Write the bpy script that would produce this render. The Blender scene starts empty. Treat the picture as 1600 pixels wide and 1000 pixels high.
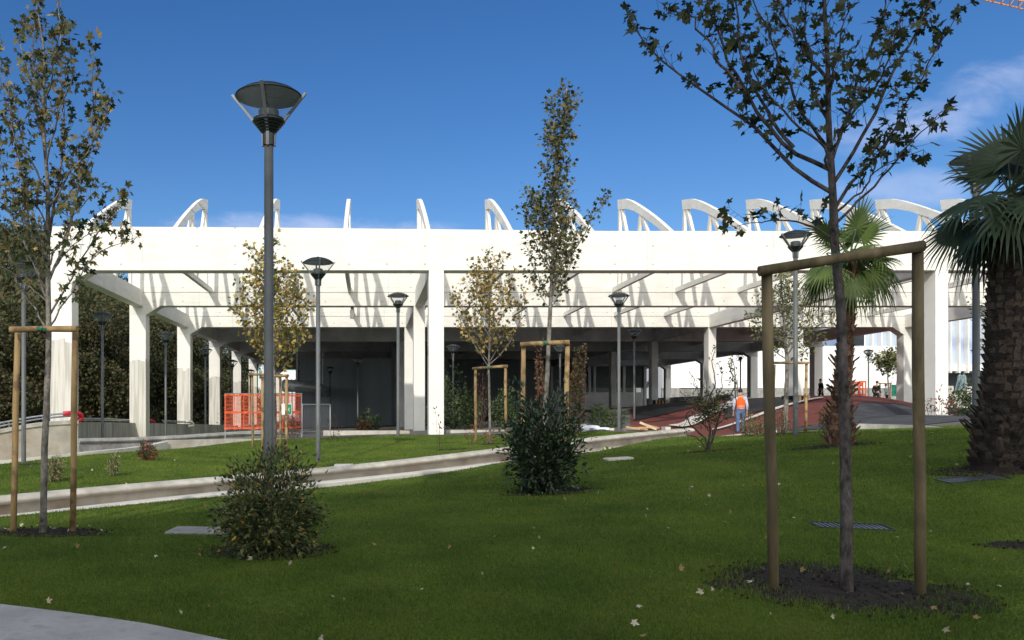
import bpy, bmesh, math, random
import numpy as np
from mathutils import Vector, Matrix, noise as mnoise
random.seed(7); RNG = np.random.default_rng(11)
R = math.radians
SC = bpy.context.scene
COL = SC.collection
EYE = 1.6           # eye height above the datum
F = 1300.0          # focal length in photo pixels
VX, VY = 575.0, 644.0   # vanishing point of the hall's long direction in the photo

# ------------------------------------------------------------------ camera
cam = bpy.data.cameras.new("camera"); camo = bpy.data.objects.new("camera", cam)
COL.objects.link(camo); SC.camera = camo
camo.location = (0, 0, EYE); camo.rotation_euler = (R(90), 0, 0)
cam.sensor_width = 36.0; cam.lens = 36.0 * F / 1600.0
cam.shift_x = 0.5 - VX / 1600.0; cam.shift_y = (VY - 500.0) / 1600.0
cam.clip_start = 0.1; cam.clip_end = 3000.0

# ------------------------------------------------------------------ light
SUN_DIR = Vector((0.34, 1.0, -0.63)).normalized()      # the way the light travels
elev = math.asin(-SUN_DIR.z)
sl = bpy.data.lights.new("sun", 'SUN'); so = bpy.data.objects.new("sun", sl); COL.objects.link(so)
sl.energy = 2.5; sl.angle = R(0.9); sl.color = (1.0, 0.95, 0.85)
so.rotation_euler = SUN_DIR.to_track_quat('-Z', 'Y').to_euler()
so.location = (-10, -30, 40)
W = bpy.data.worlds.new("World"); SC.world = W; W.use_nodes = True
nt = W.node_tree; nt.nodes.clear(); N = nt.nodes.new; L = nt.links.new
sky = N('ShaderNodeTexSky'); sky.sky_type = 'NISHITA'; sky.sun_disc = False
sky.sun_elevation = elev
sky.sun_rotation = math.atan2(-SUN_DIR.x, -SUN_DIR.y)
sky.air_density = 1.0; sky.dust_density = 0.15; sky.ozone_density = 3.5
bg = N('ShaderNodeBackground'); out = N('ShaderNodeOutputWorld'); bg.inputs['Strength'].default_value = 0.10
# thin clouds low over the hall and to the right
tc = N('ShaderNodeTexCoord'); sep = N('ShaderNodeSeparateXYZ'); L(tc.outputs['Generated'], sep.inputs[0])
def mth(op, a, b=None, c=None, tree=None):
    t = tree or nt
    n = t.nodes.new('ShaderNodeMath'); n.operation = op
    for i, v in enumerate((a, b, c)):
        if v is None: continue
        if isinstance(v, (int, float)): n.inputs[i].default_value = v
        else: t.links.new(v, n.inputs[i])
    return n.outputs[0]
def sstep(v, lo, hi):
    n = nt.nodes.new('ShaderNodeMapRange'); n.interpolation_type = 'SMOOTHSTEP'
    L(v, n.inputs[0]); n.inputs[1].default_value = lo; n.inputs[2].default_value = hi
    return n.outputs[0]
tx = mth('DIVIDE', sep.outputs[0], mth('MAXIMUM', sep.outputs[1], 0.05))   # tangent of azimuth
tz = mth('DIVIDE', sep.outputs[2], mth('MAXIMUM', sep.outputs[1], 0.05))   # tangent of elevation
cmb = N('ShaderNodeCombineXYZ'); L(mth('MULTIPLY', tx, 1.0), cmb.inputs[0]); L(mth('MULTIPLY', tz, 2.6), cmb.inputs[1])
def cloud(cx, cz, wx, wz, slope, amt, seed):
    u = mth('DIVIDE', mth('SUBTRACT', tx, cx), wx)
    v = mth('DIVIDE', mth('SUBTRACT', mth('SUBTRACT', tz, cz), mth('MULTIPLY', mth('SUBTRACT', tx, cx), slope)), wz)
    rr = mth('ADD', mth('MULTIPLY', u, u), mth('MULTIPLY', v, v))
    nz = N('ShaderNodeTexNoise'); nz.noise_dimensions = '4D'; nz.inputs['W'].default_value = seed
    nz.inputs['Scale'].default_value = 9.0; nz.inputs['Detail'].default_value = 9.0; nz.inputs['Roughness'].default_value = .62
    nz.inputs['Distortion'].default_value = 0.5
    L(cmb.outputs[0], nz.inputs['Vector'])
    m = mth('SUBTRACT', mth('ADD', mth('MULTIPLY', nz.outputs[0], 2.4), -0.62), rr)
    return mth('MULTIPLY', sstep(m, -0.15, 1.0), amt)
c1 = cloud(-0.08, 0.222, 0.24, 0.021, -0.02, 0.75, 1.0)
c2 = cloud(0.66, 0.35, 0.16, 0.042, 0.22, 0.58, 4.0)
c3 = cloud(0.66, 0.265, 0.16, 0.034, 0.05, 0.45, 7.0)
c4 = cloud(0.80, 0.41, 0.14, 0.035, 0.2, 0.5, 9.0)
cm = mth('MAXIMUM', mth('MAXIMUM', c1, c2), mth('MAXIMUM', c3, c4))
hs = N('ShaderNodeHueSaturation'); hs.inputs['Saturation'].default_value = 1.27; hs.inputs['Hue'].default_value = 0.509; hs.inputs['Value'].default_value = 0.93
L(sky.outputs[0], hs.inputs['Color'])
mx = N('ShaderNodeMix'); mx.data_type = 'RGBA'; L(cm, mx.inputs[0]); L(hs.outputs[0], mx.inputs[6])
mx.inputs[7].default_value = (5.0, 5.7, 8.0, 1)
# broken bright cloud added over the unseen sky behind the viewpoint, to fill shadows
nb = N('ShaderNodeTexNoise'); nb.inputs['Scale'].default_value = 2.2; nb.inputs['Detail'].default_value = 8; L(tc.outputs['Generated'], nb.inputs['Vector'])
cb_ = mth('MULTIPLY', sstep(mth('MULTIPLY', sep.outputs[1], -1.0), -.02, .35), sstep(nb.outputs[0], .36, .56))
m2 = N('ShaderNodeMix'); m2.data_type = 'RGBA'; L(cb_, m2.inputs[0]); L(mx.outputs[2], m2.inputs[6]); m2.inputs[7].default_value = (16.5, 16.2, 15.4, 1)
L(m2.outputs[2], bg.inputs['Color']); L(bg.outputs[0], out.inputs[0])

SC.view_settings.view_transform = 'Standard'; SC.view_settings.look = 'None'
SC.view_settings.exposure = 0.28; SC.view_settings.gamma = 1.0; SC.view_settings.use_curve_mapping = False
SC.cycles.max_bounces = 8; SC.cycles.diffuse_bounces = 6; SC.cycles.glossy_bounces = 2
SC.cycles.transparent_max_bounces = 8; SC.cycles.transmission_bounces = 4
SC.cycles.use_adaptive_sampling = True; SC.cycles.use_denoising = True

# ------------------------------------------------------------------ helpers
def P(px, py, d):
    """A place in the scene, read off the photograph with its estimated distance d (m)."""
    return Vector(((px - VX) * d / F, d, EYE + (VY - py) * d / F))

def mat(name, col, rough=.8, var=.12, scale=4.0, bump=.0, bscale=60., metal=0.0, col2=None, island=0.0,
        spec=.3, coords='Object', transl=0.0, stretch=None, stain=None):
    m = bpy.data.materials.new(name); m.use_nodes = True
    t = m.node_tree; b = t.nodes['Principled BSDF']; n = t.nodes.new; l = t.links.new
    b.inputs['Roughness'].default_value = rough; b.inputs['Metallic'].default_value = metal
    b.inputs['Specular IOR Level'].default_value = spec
    tcn = n('ShaderNodeTexCoord'); mp = n('ShaderNodeMapping'); l(tcn.outputs[coords], mp.inputs[0])
    if stretch: mp.inputs['Scale'].default_value = stretch
    nz = n('ShaderNodeTexNoise'); nz.inputs['Scale'].default_value = scale; nz.inputs['Detail'].default_value = 6; nz.inputs['Roughness'].default_value = .6
    l(mp.outputs[0], nz.inputs['Vector'])
    c2 = col2 or tuple(max(0, c * (1 - 2.2 * var)) for c in col)
    c1 = tuple(min(1, c * (1 + var)) for c in col) if not col2 else col
    rp = n('ShaderNodeValToRGB'); rp.color_ramp.elements[0].position = .32; rp.color_ramp.elements[1].position = .68
    rp.color_ramp.elements[0].color = (*c2, 1); rp.color_ramp.elements[1].color = (*c1, 1)
    src = nz.outputs[0]
    if island:
        g = n('ShaderNodeNewGeometry')
        a = n('ShaderNodeMath'); a.operation = 'MULTIPLY_ADD'; l(g.outputs['Random Per Island'], a.inputs[0]); a.inputs[1].default_value = island
        s = n('ShaderNodeMath'); s.operation = 'SUBTRACT'; l(nz.outputs[0], s.inputs[0]); s.inputs[1].default_value = island / 2
        l(s.outputs[0], a.inputs[2]); src = a.outputs[0]
    l(src, rp.inputs[0]); colout = rp.outputs[0]
    if stain:
        z2 = n('ShaderNodeTexNoise'); z2.inputs['Scale'].default_value = stain[1]; z2.inputs['Detail'].default_value = 8
        mp2 = n('ShaderNodeMapping'); l(tcn.outputs[coords], mp2.inputs[0])
        if len(stain) > 3: mp2.inputs['Scale'].default_value = stain[3]
        l(mp2.outputs[0], z2.inputs['Vector'])
        r2 = n('ShaderNodeValToRGB'); r2.color_ramp.elements[0].position = .5; r2.color_ramp.elements[1].position = .5 + stain[2]
        l(z2.outputs[0], r2.inputs[0])
        mm = n('ShaderNodeMix'); mm.data_type = 'RGBA'; l(r2.outputs[0], mm.inputs[0]); l(colout, mm.inputs[6]); mm.inputs[7].default_value = (*stain[0], 1)
        colout = mm.outputs[2]
    l(colout, b.inputs['Base Color'])
    if bump:
        bn = n('ShaderNodeTexNoise'); bn.inputs['Scale'].default_value = bscale; bn.inputs['Detail'].default_value = 5
        l(mp.outputs[0], bn.inputs['Vector'])
        bp = n('ShaderNodeBump'); bp.inputs['Strength'].default_value = min(1, bump); bp.inputs['Distance'].default_value = 0.02
        l(bn.outputs[0], bp.inputs['Height']); l(bp.outputs[0], b.inputs['Normal'])
    if transl:
        tr = n('ShaderNodeBsdfTranslucent'); l(colout, tr.inputs[0])
        ms = n('ShaderNodeMixShader'); ms.inputs[0].default_value = transl
        l(b.outputs[0], ms.inputs[1]); l(tr.outputs[0], ms.inputs[2]); l(ms.outputs[0], t.nodes['Material Output'].inputs[0])
    return m

def tag(o, label=None, cat=None, group=None, kind=None):
    if label: o['label'] = label
    if cat: o['category'] = cat
    if group: o['group'] = group
    if kind: o['kind'] = kind
    return o

def empty(name, loc, label=None, cat=None, group=None, rz=0.0, kind=None):
    o = bpy.data.objects.new(name, None); COL.objects.link(o); o.location = loc; o.rotation_euler = (0, 0, rz)
    o.empty_display_size = .2
    return tag(o, label, cat, group, kind)

def origin_of(o):
    v = Vector((0, 0, 0))
    while o is not None: v += Vector(o.location); o = o.parent
    return v

def link(name, verts, faces, mats, parent=None, smooth=False, mi=None, loc=None):
    """verts are in world coordinates (or in parent's own coordinates when loc is 'local')."""
    me = bpy.data.meshes.new(name)
    V = np.asarray(verts, dtype=np.float64).reshape(-1, 3)
    if parent is not None and loc != 'local': V = V - np.array(origin_of(parent))
    elif loc is not None and loc != 'local': V = V - np.array(loc)
    if isinstance(faces, np.ndarray):
        nf, k = faces.shape
        me.vertices.add(len(V)); me.vertices.foreach_set('co', V.astype(np.float32).ravel())
        me.loops.add(nf * k); me.loops.foreach_set('vertex_index', faces.astype(np.int32).ravel())
        me.polygons.add(nf); me.polygons.foreach_set('loop_start', np.arange(0, nf * k, k, dtype=np.int32))
        if mi is not None: me.polygons.foreach_set('material_index', np.asarray(mi, dtype=np.int32))
        me.polygons.foreach_set('use_smooth', np.full(nf, smooth))
        me.update(calc_edges=True)
    else:
        me.from_pydata([tuple(v) for v in V], [], faces)
        if mi is not None:
            for p, i in zip(me.polygons, mi): p.material_index = i
        if smooth: me.polygons.foreach_set('use_smooth', [True] * len(me.polygons))
        me.update()
    for m in (mats if isinstance(mats, (list, tuple)) else [mats]): me.materials.append(m)
    o = bpy.data.objects.new(name, me); COL.objects.link(o)
    if parent is not None: o.parent = parent
    elif loc is not None and loc != 'local': o.location = loc
    return o

class MB:
    """Collects shapes that become one mesh."""
    def __init__(s): s.v = []; s.f = []; s.mi = []; s.m = 0
    def add(s, vs, fs):
        o = len(s.v); s.v += [tuple(v) for v in vs]
        for f in fs: s.f.append([i + o for i in f]); s.mi.append(s.m)
        return s
    def box(s, x0, x1, y0, y1, z0, z1, c=0.0):
        if c <= 0:
            vs = [(x, y, z) for z in (z0, z1) for y in (y0, y1) for x in (x0, x1)]
            return s.add(vs, [(0, 2, 3, 1), (4, 5, 7, 6), (0, 1, 5, 4), (2, 6, 7, 3), (0, 4, 6, 2), (1, 3, 7, 5)])
        bm = bmesh.new(); bmesh.ops.create_cube(bm, size=1)
        for v in bm.verts: v.co = Vector(((x0 + x1) / 2 + v.co.x * (x1 - x0), (y0 + y1) / 2 + v.co.y * (y1 - y0), (z0 + z1) / 2 + v.co.z * (z1 - z0)))
        bmesh.ops.bevel(bm, geom=bm.edges[:], offset=c, segments=1, affect='EDGES', clamp_overlap=True)
        return s.bm(bm)
    def bm(s, bm):
        bm.verts.ensure_lookup_table(); bm.verts.index_update()
        s.add([v.co[:] for v in bm.verts], [[v.index for v in f.verts] for f in bm.faces]); bm.free(); return s
    def beam(s, a, b, w, h, up=(0, 0, 1)):
        """rectangular bar from a to b"""
        a = Vector(a); b = Vector(b); t = (b - a).normalized(); u = t.cross(Vector(up))
        if u.length < 1e-4: u = t.cross(Vector((1, 0, 0)))
        u.normalize(); v = u.cross(t).normalized()
        vs = [p + u * (i * w / 2) + v * (j * h / 2) for p in (a, b) for i, j in ((-1, -1), (1, -1), (1, 1), (-1, 1))]
        return s.add(vs, [(0, 1, 2, 3), (7, 6, 5, 4), (0, 4, 5, 1), (1, 5, 6, 2), (2, 6, 7, 3), (3, 7, 4, 0)])
    def tube(s, pts, rad, n=8, cap=True):
        pts = [Vector(p) for p in pts]; k = len(pts)
        if not hasattr(rad, '__len__'): rad = [rad] * k
        ref = Vector((0.31, 0.17, 0.94)); vs = []; fs = []; pu = None
        for i, p in enumerate(pts):
            t = (pts[min(i + 1, k - 1)] - pts[max(i - 1, 0)])
            if t.length < 1e-9: t = Vector((0, 0, 1))
            t.normalize()
            if pu is None:
                u = t.cross(ref)
                if u.length < .1: u = t.cross(Vector((1, 0, 0)))
            else: u = pu - t * pu.dot(t)
            u.normalize(); pu = u; w = t.cross(u)
            for j in range(n):
                a = 2 * math.pi * j / n; vs.append(p + (u * math.cos(a) + w * math.sin(a)) * rad[i])
        for i in range(k - 1):
            for j in range(n): fs.append((i * n + j, i * n + (j + 1) % n, (i + 1) * n + (j + 1) % n, (i + 1) * n + j))
        if cap: fs.append(tuple(range(n))[::-1]); fs.append(tuple((k - 1) * n + j for j in range(n)))
        return s.add(vs, fs)
    def lathe(s, prof, n=24, c=(0, 0, 0), closed=False):
        vs = []; fs = []; k = len(prof)
        for r, z in prof:
            for j in range(n):
                a = 2 * math.pi * (j + .5) / n; vs.append((c[0] + r * math.cos(a), c[1] + r * math.sin(a), c[2] + z))
        for i in range(k - 1):
            for j in range(n): fs.append((i * n + j, i * n + (j + 1) % n, (i + 1) * n + (j + 1) % n, (i + 1) * n + j))
        if not closed:
            if prof[0][0] > 1e-4: fs.append(tuple(range(n))[::-1])
            if prof[-1][0] > 1e-4: fs.append(tuple((k - 1) * n + j for j in range(n)))
        return s.add(vs, fs)
    def prism(s, poly, axis, a, b):
        """poly in the plane across axis ('x': (y,z), 'y': (x,z), 'z': (x,y)), extruded a..b"""
        mk = {'x': lambda p, t: (t, p[0], p[1]), 'y': lambda p, t: (p[0], t, p[1]), 'z': lambda p, t: (p[0], p[1], t)}[axis]
        n = len(poly); vs = [mk(p, a) for p in poly] + [mk(p, b) for p in poly]
        ar = sum(poly[i][0] * poly[(i + 1) % n][1] - poly[(i + 1) % n][0] * poly[i][1] for i in range(n))
        fs = [tuple(range(n))[::-1], tuple(range(n, 2 * n))] + [(i, (i + 1) % n, n + (i + 1) % n, n + i) for i in range(n)]
        flip = (ar < 0) != (axis == 'y')
        if flip: fs = [f[::-1] for f in fs]
        return s.add(vs, fs)
    def build(s, name, mats, parent=None, smooth=False, loc=None):
        multi = isinstance(mats, (list, tuple)) and len(mats) > 1
        return link(name, s.v, s.f, mats, parent, smooth, s.mi if multi else None, loc)

def copy_tree(o, parent=None):
    kids = list(o.children)
    c = o.copy(); COL.objects.link(c); c.parent = parent
    for ch in kids: copy_tree(ch, c)
    return c

# ------------------------------------------------------------------ materials
M = {}
M['white'] = mat('white_painted_concrete', (.79, .775, .72), .75, .05, .8, .25, 30, stretch=(1, 1, 5), stain=((.66, .64, .575), 1.6, .42, (1, 1, .18)))
M['whitecol'] = mat('white_painted_column', (.80, .79, .75), .75, .03, 1.0, .25, 30)
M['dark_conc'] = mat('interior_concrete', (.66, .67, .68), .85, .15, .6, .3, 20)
M['conc'] = mat('pale_concrete', (.50, .475, .42), .88, .14, 3.0, .5, 40, stain=((.33, .29, .23), 1.1, .3))
M['conc_smooth'] = mat('smooth_pale_concrete', (.62, .60, .55), .85, .10, 2.0, .4, 50, stain=((.42, .39, .33), 2.0, .35))  # paler, smoother concrete for kerbs, slabs and blocks
M['conc_beige'] = mat('beige_concrete', (.50, .46, .39), .9, .14, 1.6, .4, 40, stain=((.24, .17, .12), .9, .2))
M['conc_board'] = mat('board_marked_concrete', (.36, .35, .32), .9, .16, 4.0, .5, 14, stretch=(1, 1, .06), stain=((.17, .165, .15), 1.6, .35, (1, 1, .3)))
M['conc_grey'] = mat('grey_concrete', (.33, .33, .31), .9, .16, 3.0, .5, 45, stain=((.18, .175, .16), 2.2, .25))
M['post'] = mat('lamp_grey_metal', (.115, .125, .128), .5, .1, 3, .05, 80, metal=.1, spec=.4)
M['lampdark'] = mat('lamp_dark_metal', (.035, .045, .05), .45, .1, 6, 0, metal=.4, spec=.5)
M['lampfin'] = mat('lamp_arm_metal', (.16, .175, .19), .5, .1, 6, 0, metal=.2, spec=.5)
M['steel'] = mat('galvanised_steel', (.42, .45, .47), .4, .12, 5, 0, metal=.7)
M['wood'] = mat('round_timber', (.34, .235, .11), .8, .25, 5, .4, 30, stretch=(1, 1, .12), stain=((.14, .09, .045), 5, .12))
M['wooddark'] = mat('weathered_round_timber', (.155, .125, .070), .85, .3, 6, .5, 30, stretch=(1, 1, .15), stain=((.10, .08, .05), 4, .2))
M['plank'] = mat('fresh_planks', (.55, .34, .16), .75, .18, 6, .2, 40)
M['bark'] = mat('grey_bark', (.20, .185, .165), .95, .35, 14, .9, 60, stretch=(1, 1, .5))
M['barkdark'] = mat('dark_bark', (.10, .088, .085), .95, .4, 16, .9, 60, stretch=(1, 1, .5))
M['twig'] = mat('twig_bark', (.085, .06, .05), .9, .3, 10, 0)
M['tie'] = mat('green_tie_tape', (.02, .22, .15), .6, .2, 20, 0)
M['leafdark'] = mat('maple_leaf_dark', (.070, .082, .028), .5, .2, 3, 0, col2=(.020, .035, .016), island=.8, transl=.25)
M['leafmaple'] = mat('maple_leaf', (.15, .135, .045), .55, .2, 3, 0, col2=(.035, .055, .020), island=.9, transl=.25)
M['leafautumn'] = mat('autumn_maple_leaf', (.46, .32, .10), .6, .2, 3, 0, col2=(.15, .135, .045), island=.9, transl=.3)
M['leafyellow'] = mat('yellowing_maple_leaf', (.52, .40, .09), .6, .2, 3, 0, col2=(.12, .14, .035), island=.95, transl=.3)
M['leafred'] = mat('red_leaf', (.33, .045, .04), .5, .2, 3, 0, col2=(.06, .05, .03), island=.9, transl=.2)
M['leafbrown'] = mat('russet_leaf', (.26, .13, .07), .6, .2, 3, 0, col2=(.08, .05, .03), island=.9, transl=.2)
M['leafgloss'] = mat('laurel_leaf', (.042, .075, .032), .3, .2, 3, 0, col2=(.010, .024, .012), island=.9, transl=.1, spec=.5)
M['leafbush'] = mat('bush_leaf', (.135, .16, .055), .45, .2, 3, 0, col2=(.032, .050, .020), island=.9, transl=.15)
M['leafgold'] = mat('golden_leaf', (.50, .30, .05), .5, .2, 3, 0, col2=(.30, .2, .06), island=.9, transl=.2)
M['leafolive'] = mat('olive_leaf', (.24, .24, .09), .5, .2, 3, 0, col2=(.07, .09, .04), island=.9, transl=.2)
M['leafpale'] = mat('pale_dry_leaf', (.42, .36, .20), .7, .2, 3, 0, col2=(.18, .17, .08), island=.9, transl=.15)
M['leafgreen'] = mat('green_shrub_leaf', (.10, .15, .05), .5, .2, 3, 0, col2=(.03, .05, .02), island=.9, transl=.2)
M['leaffall'] = mat('fallen_leaf', (.42, .39, .29), .7, .2, 3, 0, col2=(.26, .18, .07), island=1.2)
M['palm'] = mat('palm_leaf', (.115, .165, .045), .45, .2, 3, 0, col2=(.040, .070, .026), island=.8, transl=.25)
M['palmbig'] = mat('dark_palm_leaf', (.042, .068, .030), .5, .2, 3, 0, col2=(.018, .030, .018), island=.8, transl=.15)
M['palmdry'] = mat('dry_palm_leaf', (.24, .19, .11), .7, .2, 3, 0, col2=(.09, .08, .045), island=.8, transl=.1)
M['palmtrunk'] = mat('palm_trunk', (.088, .066, .054), .95, .35, 9, .9, 40, col2=(.025, .02, .018), island=.9)
M['palmtrunkred'] = mat('reddish_palm_trunk', (.20, .115, .08), .95, .3, 9, .8, 40, island=.5)
M['palmtrunkdark'] = mat('dark_palm_trunk', (.07, .055, .048), .95, .4, 9, .8, 40, island=.7)
M['forest'] = mat('woodland_leaf', (.072, .082, .030), .7, .25, .05, 0, col2=(.028, .040, .014), island=.5, transl=.1)
M['forestbrown'] = mat('brown_woodland_leaf', (.098, .080, .036), .7, .25, .08, 0, col2=(.05, .05, .02), island=.7, transl=.1)
M['soil'] = mat('soil', (.040, .030, .022), .98, .35, 22, 1.0, 45, col2=(.012, .010, .008))
M['asphalt'] = mat('dark_asphalt', (.062, .064, .072), .9, .2, 2, .4, 200, stain=((.035, .036, .042), .35, .1))
M['red'] = mat('red_paving', (.155, .043, .034), .88, .15, 3, .3, 120, stain=((.13, .032, .026), .6, .3))
M['black'] = mat('black_membrane', (.022, .022, .024), .55, .3, 4, .8, 9)
M['mesh'] = mat('orange_plastic_mesh', (.72, .12, .045), .6, .1, 5, 0)
M['redpad'] = mat('red_pipe_padding', (.55, .03, .045), .5, .15, 6, .1, 20)
M['paleblue'] = mat('pale_blue_cladding', (.50, .60, .82), .4, .05, 1, 0)
M['whitewall'] = mat('white_rendered_wall', (.80, .80, .79), .85, .03, 1.2, 1.0, 3.0)
M['darkglass'] = mat('dark_glass', (.018, .026, .036), .25, .2, 1, 0, spec=.35)
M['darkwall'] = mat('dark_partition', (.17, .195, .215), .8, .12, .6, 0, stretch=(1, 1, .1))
M['umb'] = mat('folded_parasol_cloth', (.22, .30, .31), .9, .15, 5, 0)
M['green'] = mat('green_mesh_netting', (.02, .17, .12), .8, .2, 5, 0)
M['craney'] = mat('crane_paint', (.68, .36, .16), .6, .1, 3, 0)
M['plastic'] = mat('white_sacks', (.78, .80, .84), .5, .06, 6, .2, 12)
M['sackblue'] = mat('blue_print', (.05, .12, .45), .5, .1, 6, 0)
def glass_mat(name, col, alpha):
    m = bpy.data.materials.new(name); m.use_nodes = True; t = m.node_tree; b = t.nodes['Principled BSDF']
    nz = t.nodes.new('ShaderNodeTexNoise'); nz.inputs['Scale'].default_value = 3
    rp = t.nodes.new('ShaderNodeValToRGB'); rp.color_ramp.elements[0].color = (*[c * .8 for c in col], 1); rp.color_ramp.elements[1].color = (*col, 1)
    t.links.new(nz.outputs[0], rp.inputs[0]); t.links.new(rp.outputs[0], b.inputs['Base Color'])
    b.inputs['Roughness'].default_value = .12; b.inputs['Alpha'].default_value = alpha
    return m
M['diffuser'] = glass_mat('lamp_glass', (.5, .6, .7), .16)

# form-tie holes and pour joints on the painted beams
def beam_marks(m):
    t = m.node_tree; b = t.nodes['Principled BSDF']; src = b.inputs['Base Color'].links[0].from_socket
    g = t.nodes.new('ShaderNodeNewGeometry'); sp = t.nodes.new('ShaderNodeSeparateXYZ'); t.links.new(g.outputs['Position'], sp.inputs[0])
    A = lambda op, a, b_=None, c=None: mth(op, a, b_, c, tree=t)
    wn = t.nodes.new('ShaderNodeTexWhiteNoise'); wn.noise_dimensions = '2D'; cx_ = A('FLOOR', A('DIVIDE', sp.outputs[0], 1.37)); cz_ = A('FLOOR', A('DIVIDE', sp.outputs[2], .66))
    cb = t.nodes.new('ShaderNodeCombineXYZ'); t.links.new(cx_, cb.inputs[0]); t.links.new(cz_, cb.inputs[1]); t.links.new(cb.outputs[0], wn.inputs['Vector'])
    fx = A('SUBTRACT', A('SUBTRACT', A('DIVIDE', sp.outputs[0], 1.37), cx_), .5); fz = A('SUBTRACT', A('SUBTRACT', A('DIVIDE', sp.outputs[2], .66), cz_), .5)
    r2 = A('ADD', A('POWER', A('MULTIPLY', fx, 1.37), 2), A('POWER', A('MULTIPLY', fz, .66), 2))
    hole = A('MULTIPLY', A('LESS_THAN', r2, .0014), A('GREATER_THAN', wn.outputs[0], .55))
    jx = A('LESS_THAN', A('ABSOLUTE', A('SUBTRACT', A('FRACT', A('DIVIDE', A('ADD', sp.outputs[0], 1.3), 4.55)), .5)), .0022)
    jz = A('LESS_THAN', A('ABSOLUTE', A('SUBTRACT', sp.outputs[2], EYE + 5.98)), .007)
    f = A('MAXIMUM', A('MULTIPLY', hole, .55), A('MAXIMUM', A('MULTIPLY', jx, .4), A('MULTIPLY', jz, .35)))
    mm = t.nodes.new('ShaderNodeMix'); mm.data_type = 'RGBA'; t.links.new(f, mm.inputs[0]); t.links.new(src, mm.inputs[6]); mm.inputs[7].default_value = (.22, .21, .19, 1)
    t.links.new(mm.outputs[2], b.inputs['Base Color'])
beam_marks(M['white'])

# a column whose lower part was left as bare concrete, with a ragged painted edge
def bare_column_mat():
    m = mat('part_painted_column', (.80, .79, .74), .8, .03, 1, .3, 30)
    t = m.node_tree; b = t.nodes['Principled BSDF']; src = b.inputs['Base Color'].links[0].from_socket
    g = t.nodes.new('ShaderNodeNewGeometry'); sp = t.nodes.new('ShaderNodeSeparateXYZ'); t.links.new(g.outputs['Position'], sp.inputs[0])
    # depth along the hall decides which column this is; each has its own height of bare concrete
    sn = lambda v, st: mth('SNAP', v, st, tree=t)
    wn = t.nodes.new('ShaderNodeTexWhiteNoise'); wn.noise_dimensions = '3D'
    cb = t.nodes.new('ShaderNodeCombineXYZ'); t.links.new(sn(sp.outputs[0], .21), cb.inputs[0]); t.links.new(sn(sp.outputs[1], .25), cb.inputs[1])
    t.links.new(cb.outputs[0], wn.inputs['Vector'])
    nz = t.nodes.new('ShaderNodeTexNoise'); nz.inputs['Scale'].default_value = 3.5; nz.inputs['Detail'].default_value = 5
    t.links.new(g.outputs['Position'], nz.inputs['Vector'])
    h = mth('ADD', sp.outputs[2], mth('MULTIPLY', wn.outputs[0], .25, tree=t), tree=t)
    h = mth('ADD', h, mth('MULTIPLY', nz.outputs[0], .15, tree=t), tree=t)
    fac = mth('LESS_THAN', h, 4.35, tree=t)
    fac = mth('MULTIPLY', fac, mth('LESS_THAN', sp.outputs[1], 96, tree=t), tree=t)
    st = t.nodes.new('ShaderNodeTexNoise'); st.inputs['Scale'].default_value = 8
    mp = t.nodes.new('ShaderNodeMapping'); mp.inputs['Scale'].default_value = (1, 1, .05); t.links.new(g.outputs['Position'], mp.inputs[0]); t.links.new(mp.outputs[0], st.inputs['Vector'])
    rp = t.nodes.new('ShaderNodeValToRGB'); rp.color_ramp.elements[0].position = .4; rp.color_ramp.elements[1].position = .55
    rp.color_ramp.elements[0].color = (.46, .44, .39, 1); rp.color_ramp.elements[1].color = (.62, .60, .55, 1); t.links.new(st.outputs[0], rp.inputs[0])
    mm = t.nodes.new('ShaderNodeMix'); mm.data_type = 'RGBA'; t.links.new(fac, mm.inputs[0]); t.links.new(src, mm.inputs[6]); t.links.new(rp.outputs[0], mm.inputs[7])
    t.links.new(mm.outputs[2], b.inputs['Base Color'])
    return m
M['barecol'] = bare_column_mat()

# ------------------------------------------------------------------ terrain
CP = [(800, 1000, 5.4), (1322, 925, 6.7), (1600, 1000, 5.6), (1600, 850, 8.7), (1330, 822, 9.3), (1520, 748, 11.5), (1560, 735, 12), (1700, 720, 12),
      (1310, 697, 16), (1430, 672, 20), (1250, 681, 20.5), (1110, 705, 18), (1000, 708, 20), (850, 770, 13), (965, 718, 17), (700, 744, 16.2), (418, 880, 7.9),
      (310, 832, 9.9), (67, 835, 9.6), (0, 814, 10.7), (344, 776, 13.5), (600, 752, 15.7), (-150, 835, 9.5), (100, 1000, 5.4), (1000, 850, 8.2), (600, 850, 8.9),
      (0, 782, 12.9), (344, 755, 15.9), (500, 741, 17.3), (600, 730, 18.3), (756, 711, 19.9), (900, 693, 22.6), (1006, 681, 25.1),
      (497, 721, 19.6), (230, 720, 19), (178, 745, 16), (85, 755, 15), (0, 727, 19.9), (120, 714, 20.8), (210, 706, 23), (260, 703, 25), (622, 681, 28), (967, 672, 29),
      (685, 694, 25), (400, 688, 27), (440, 718, 21.5), (682, 679, 30), (560, 682, 29), (850, 677, 29), (1130, 687, 26.5), (1157, 679, 32),
      (637, 671, 50), (708, 670, 48), (200, 706, 28), (160, 688, 32), (259, 683, 39), (321, 679, 47), (450, 680, 40), (637, 666, 60), (800, 668, 50),
      (1000, 661, 34), (1040, 664, 36), (1100, 651, 38), (1160, 655, 36), (1160, 628, 43), (1250, 640, 36), (1250, 622, 46), (1250, 672, 25),
      (1385, 670, 23.2), (1380, 650, 28), (1380, 635, 36), (1380, 622, 46), (1430, 633, 42), (1375, 636, 60), (1472, 662, 30), (1500, 656, 34), (1500, 650, 45), (1640, 655, 34),
      (1020, 633, 60), (1100, 630, 62), (1040, 658, 41), (1040, 640, 47)]
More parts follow.
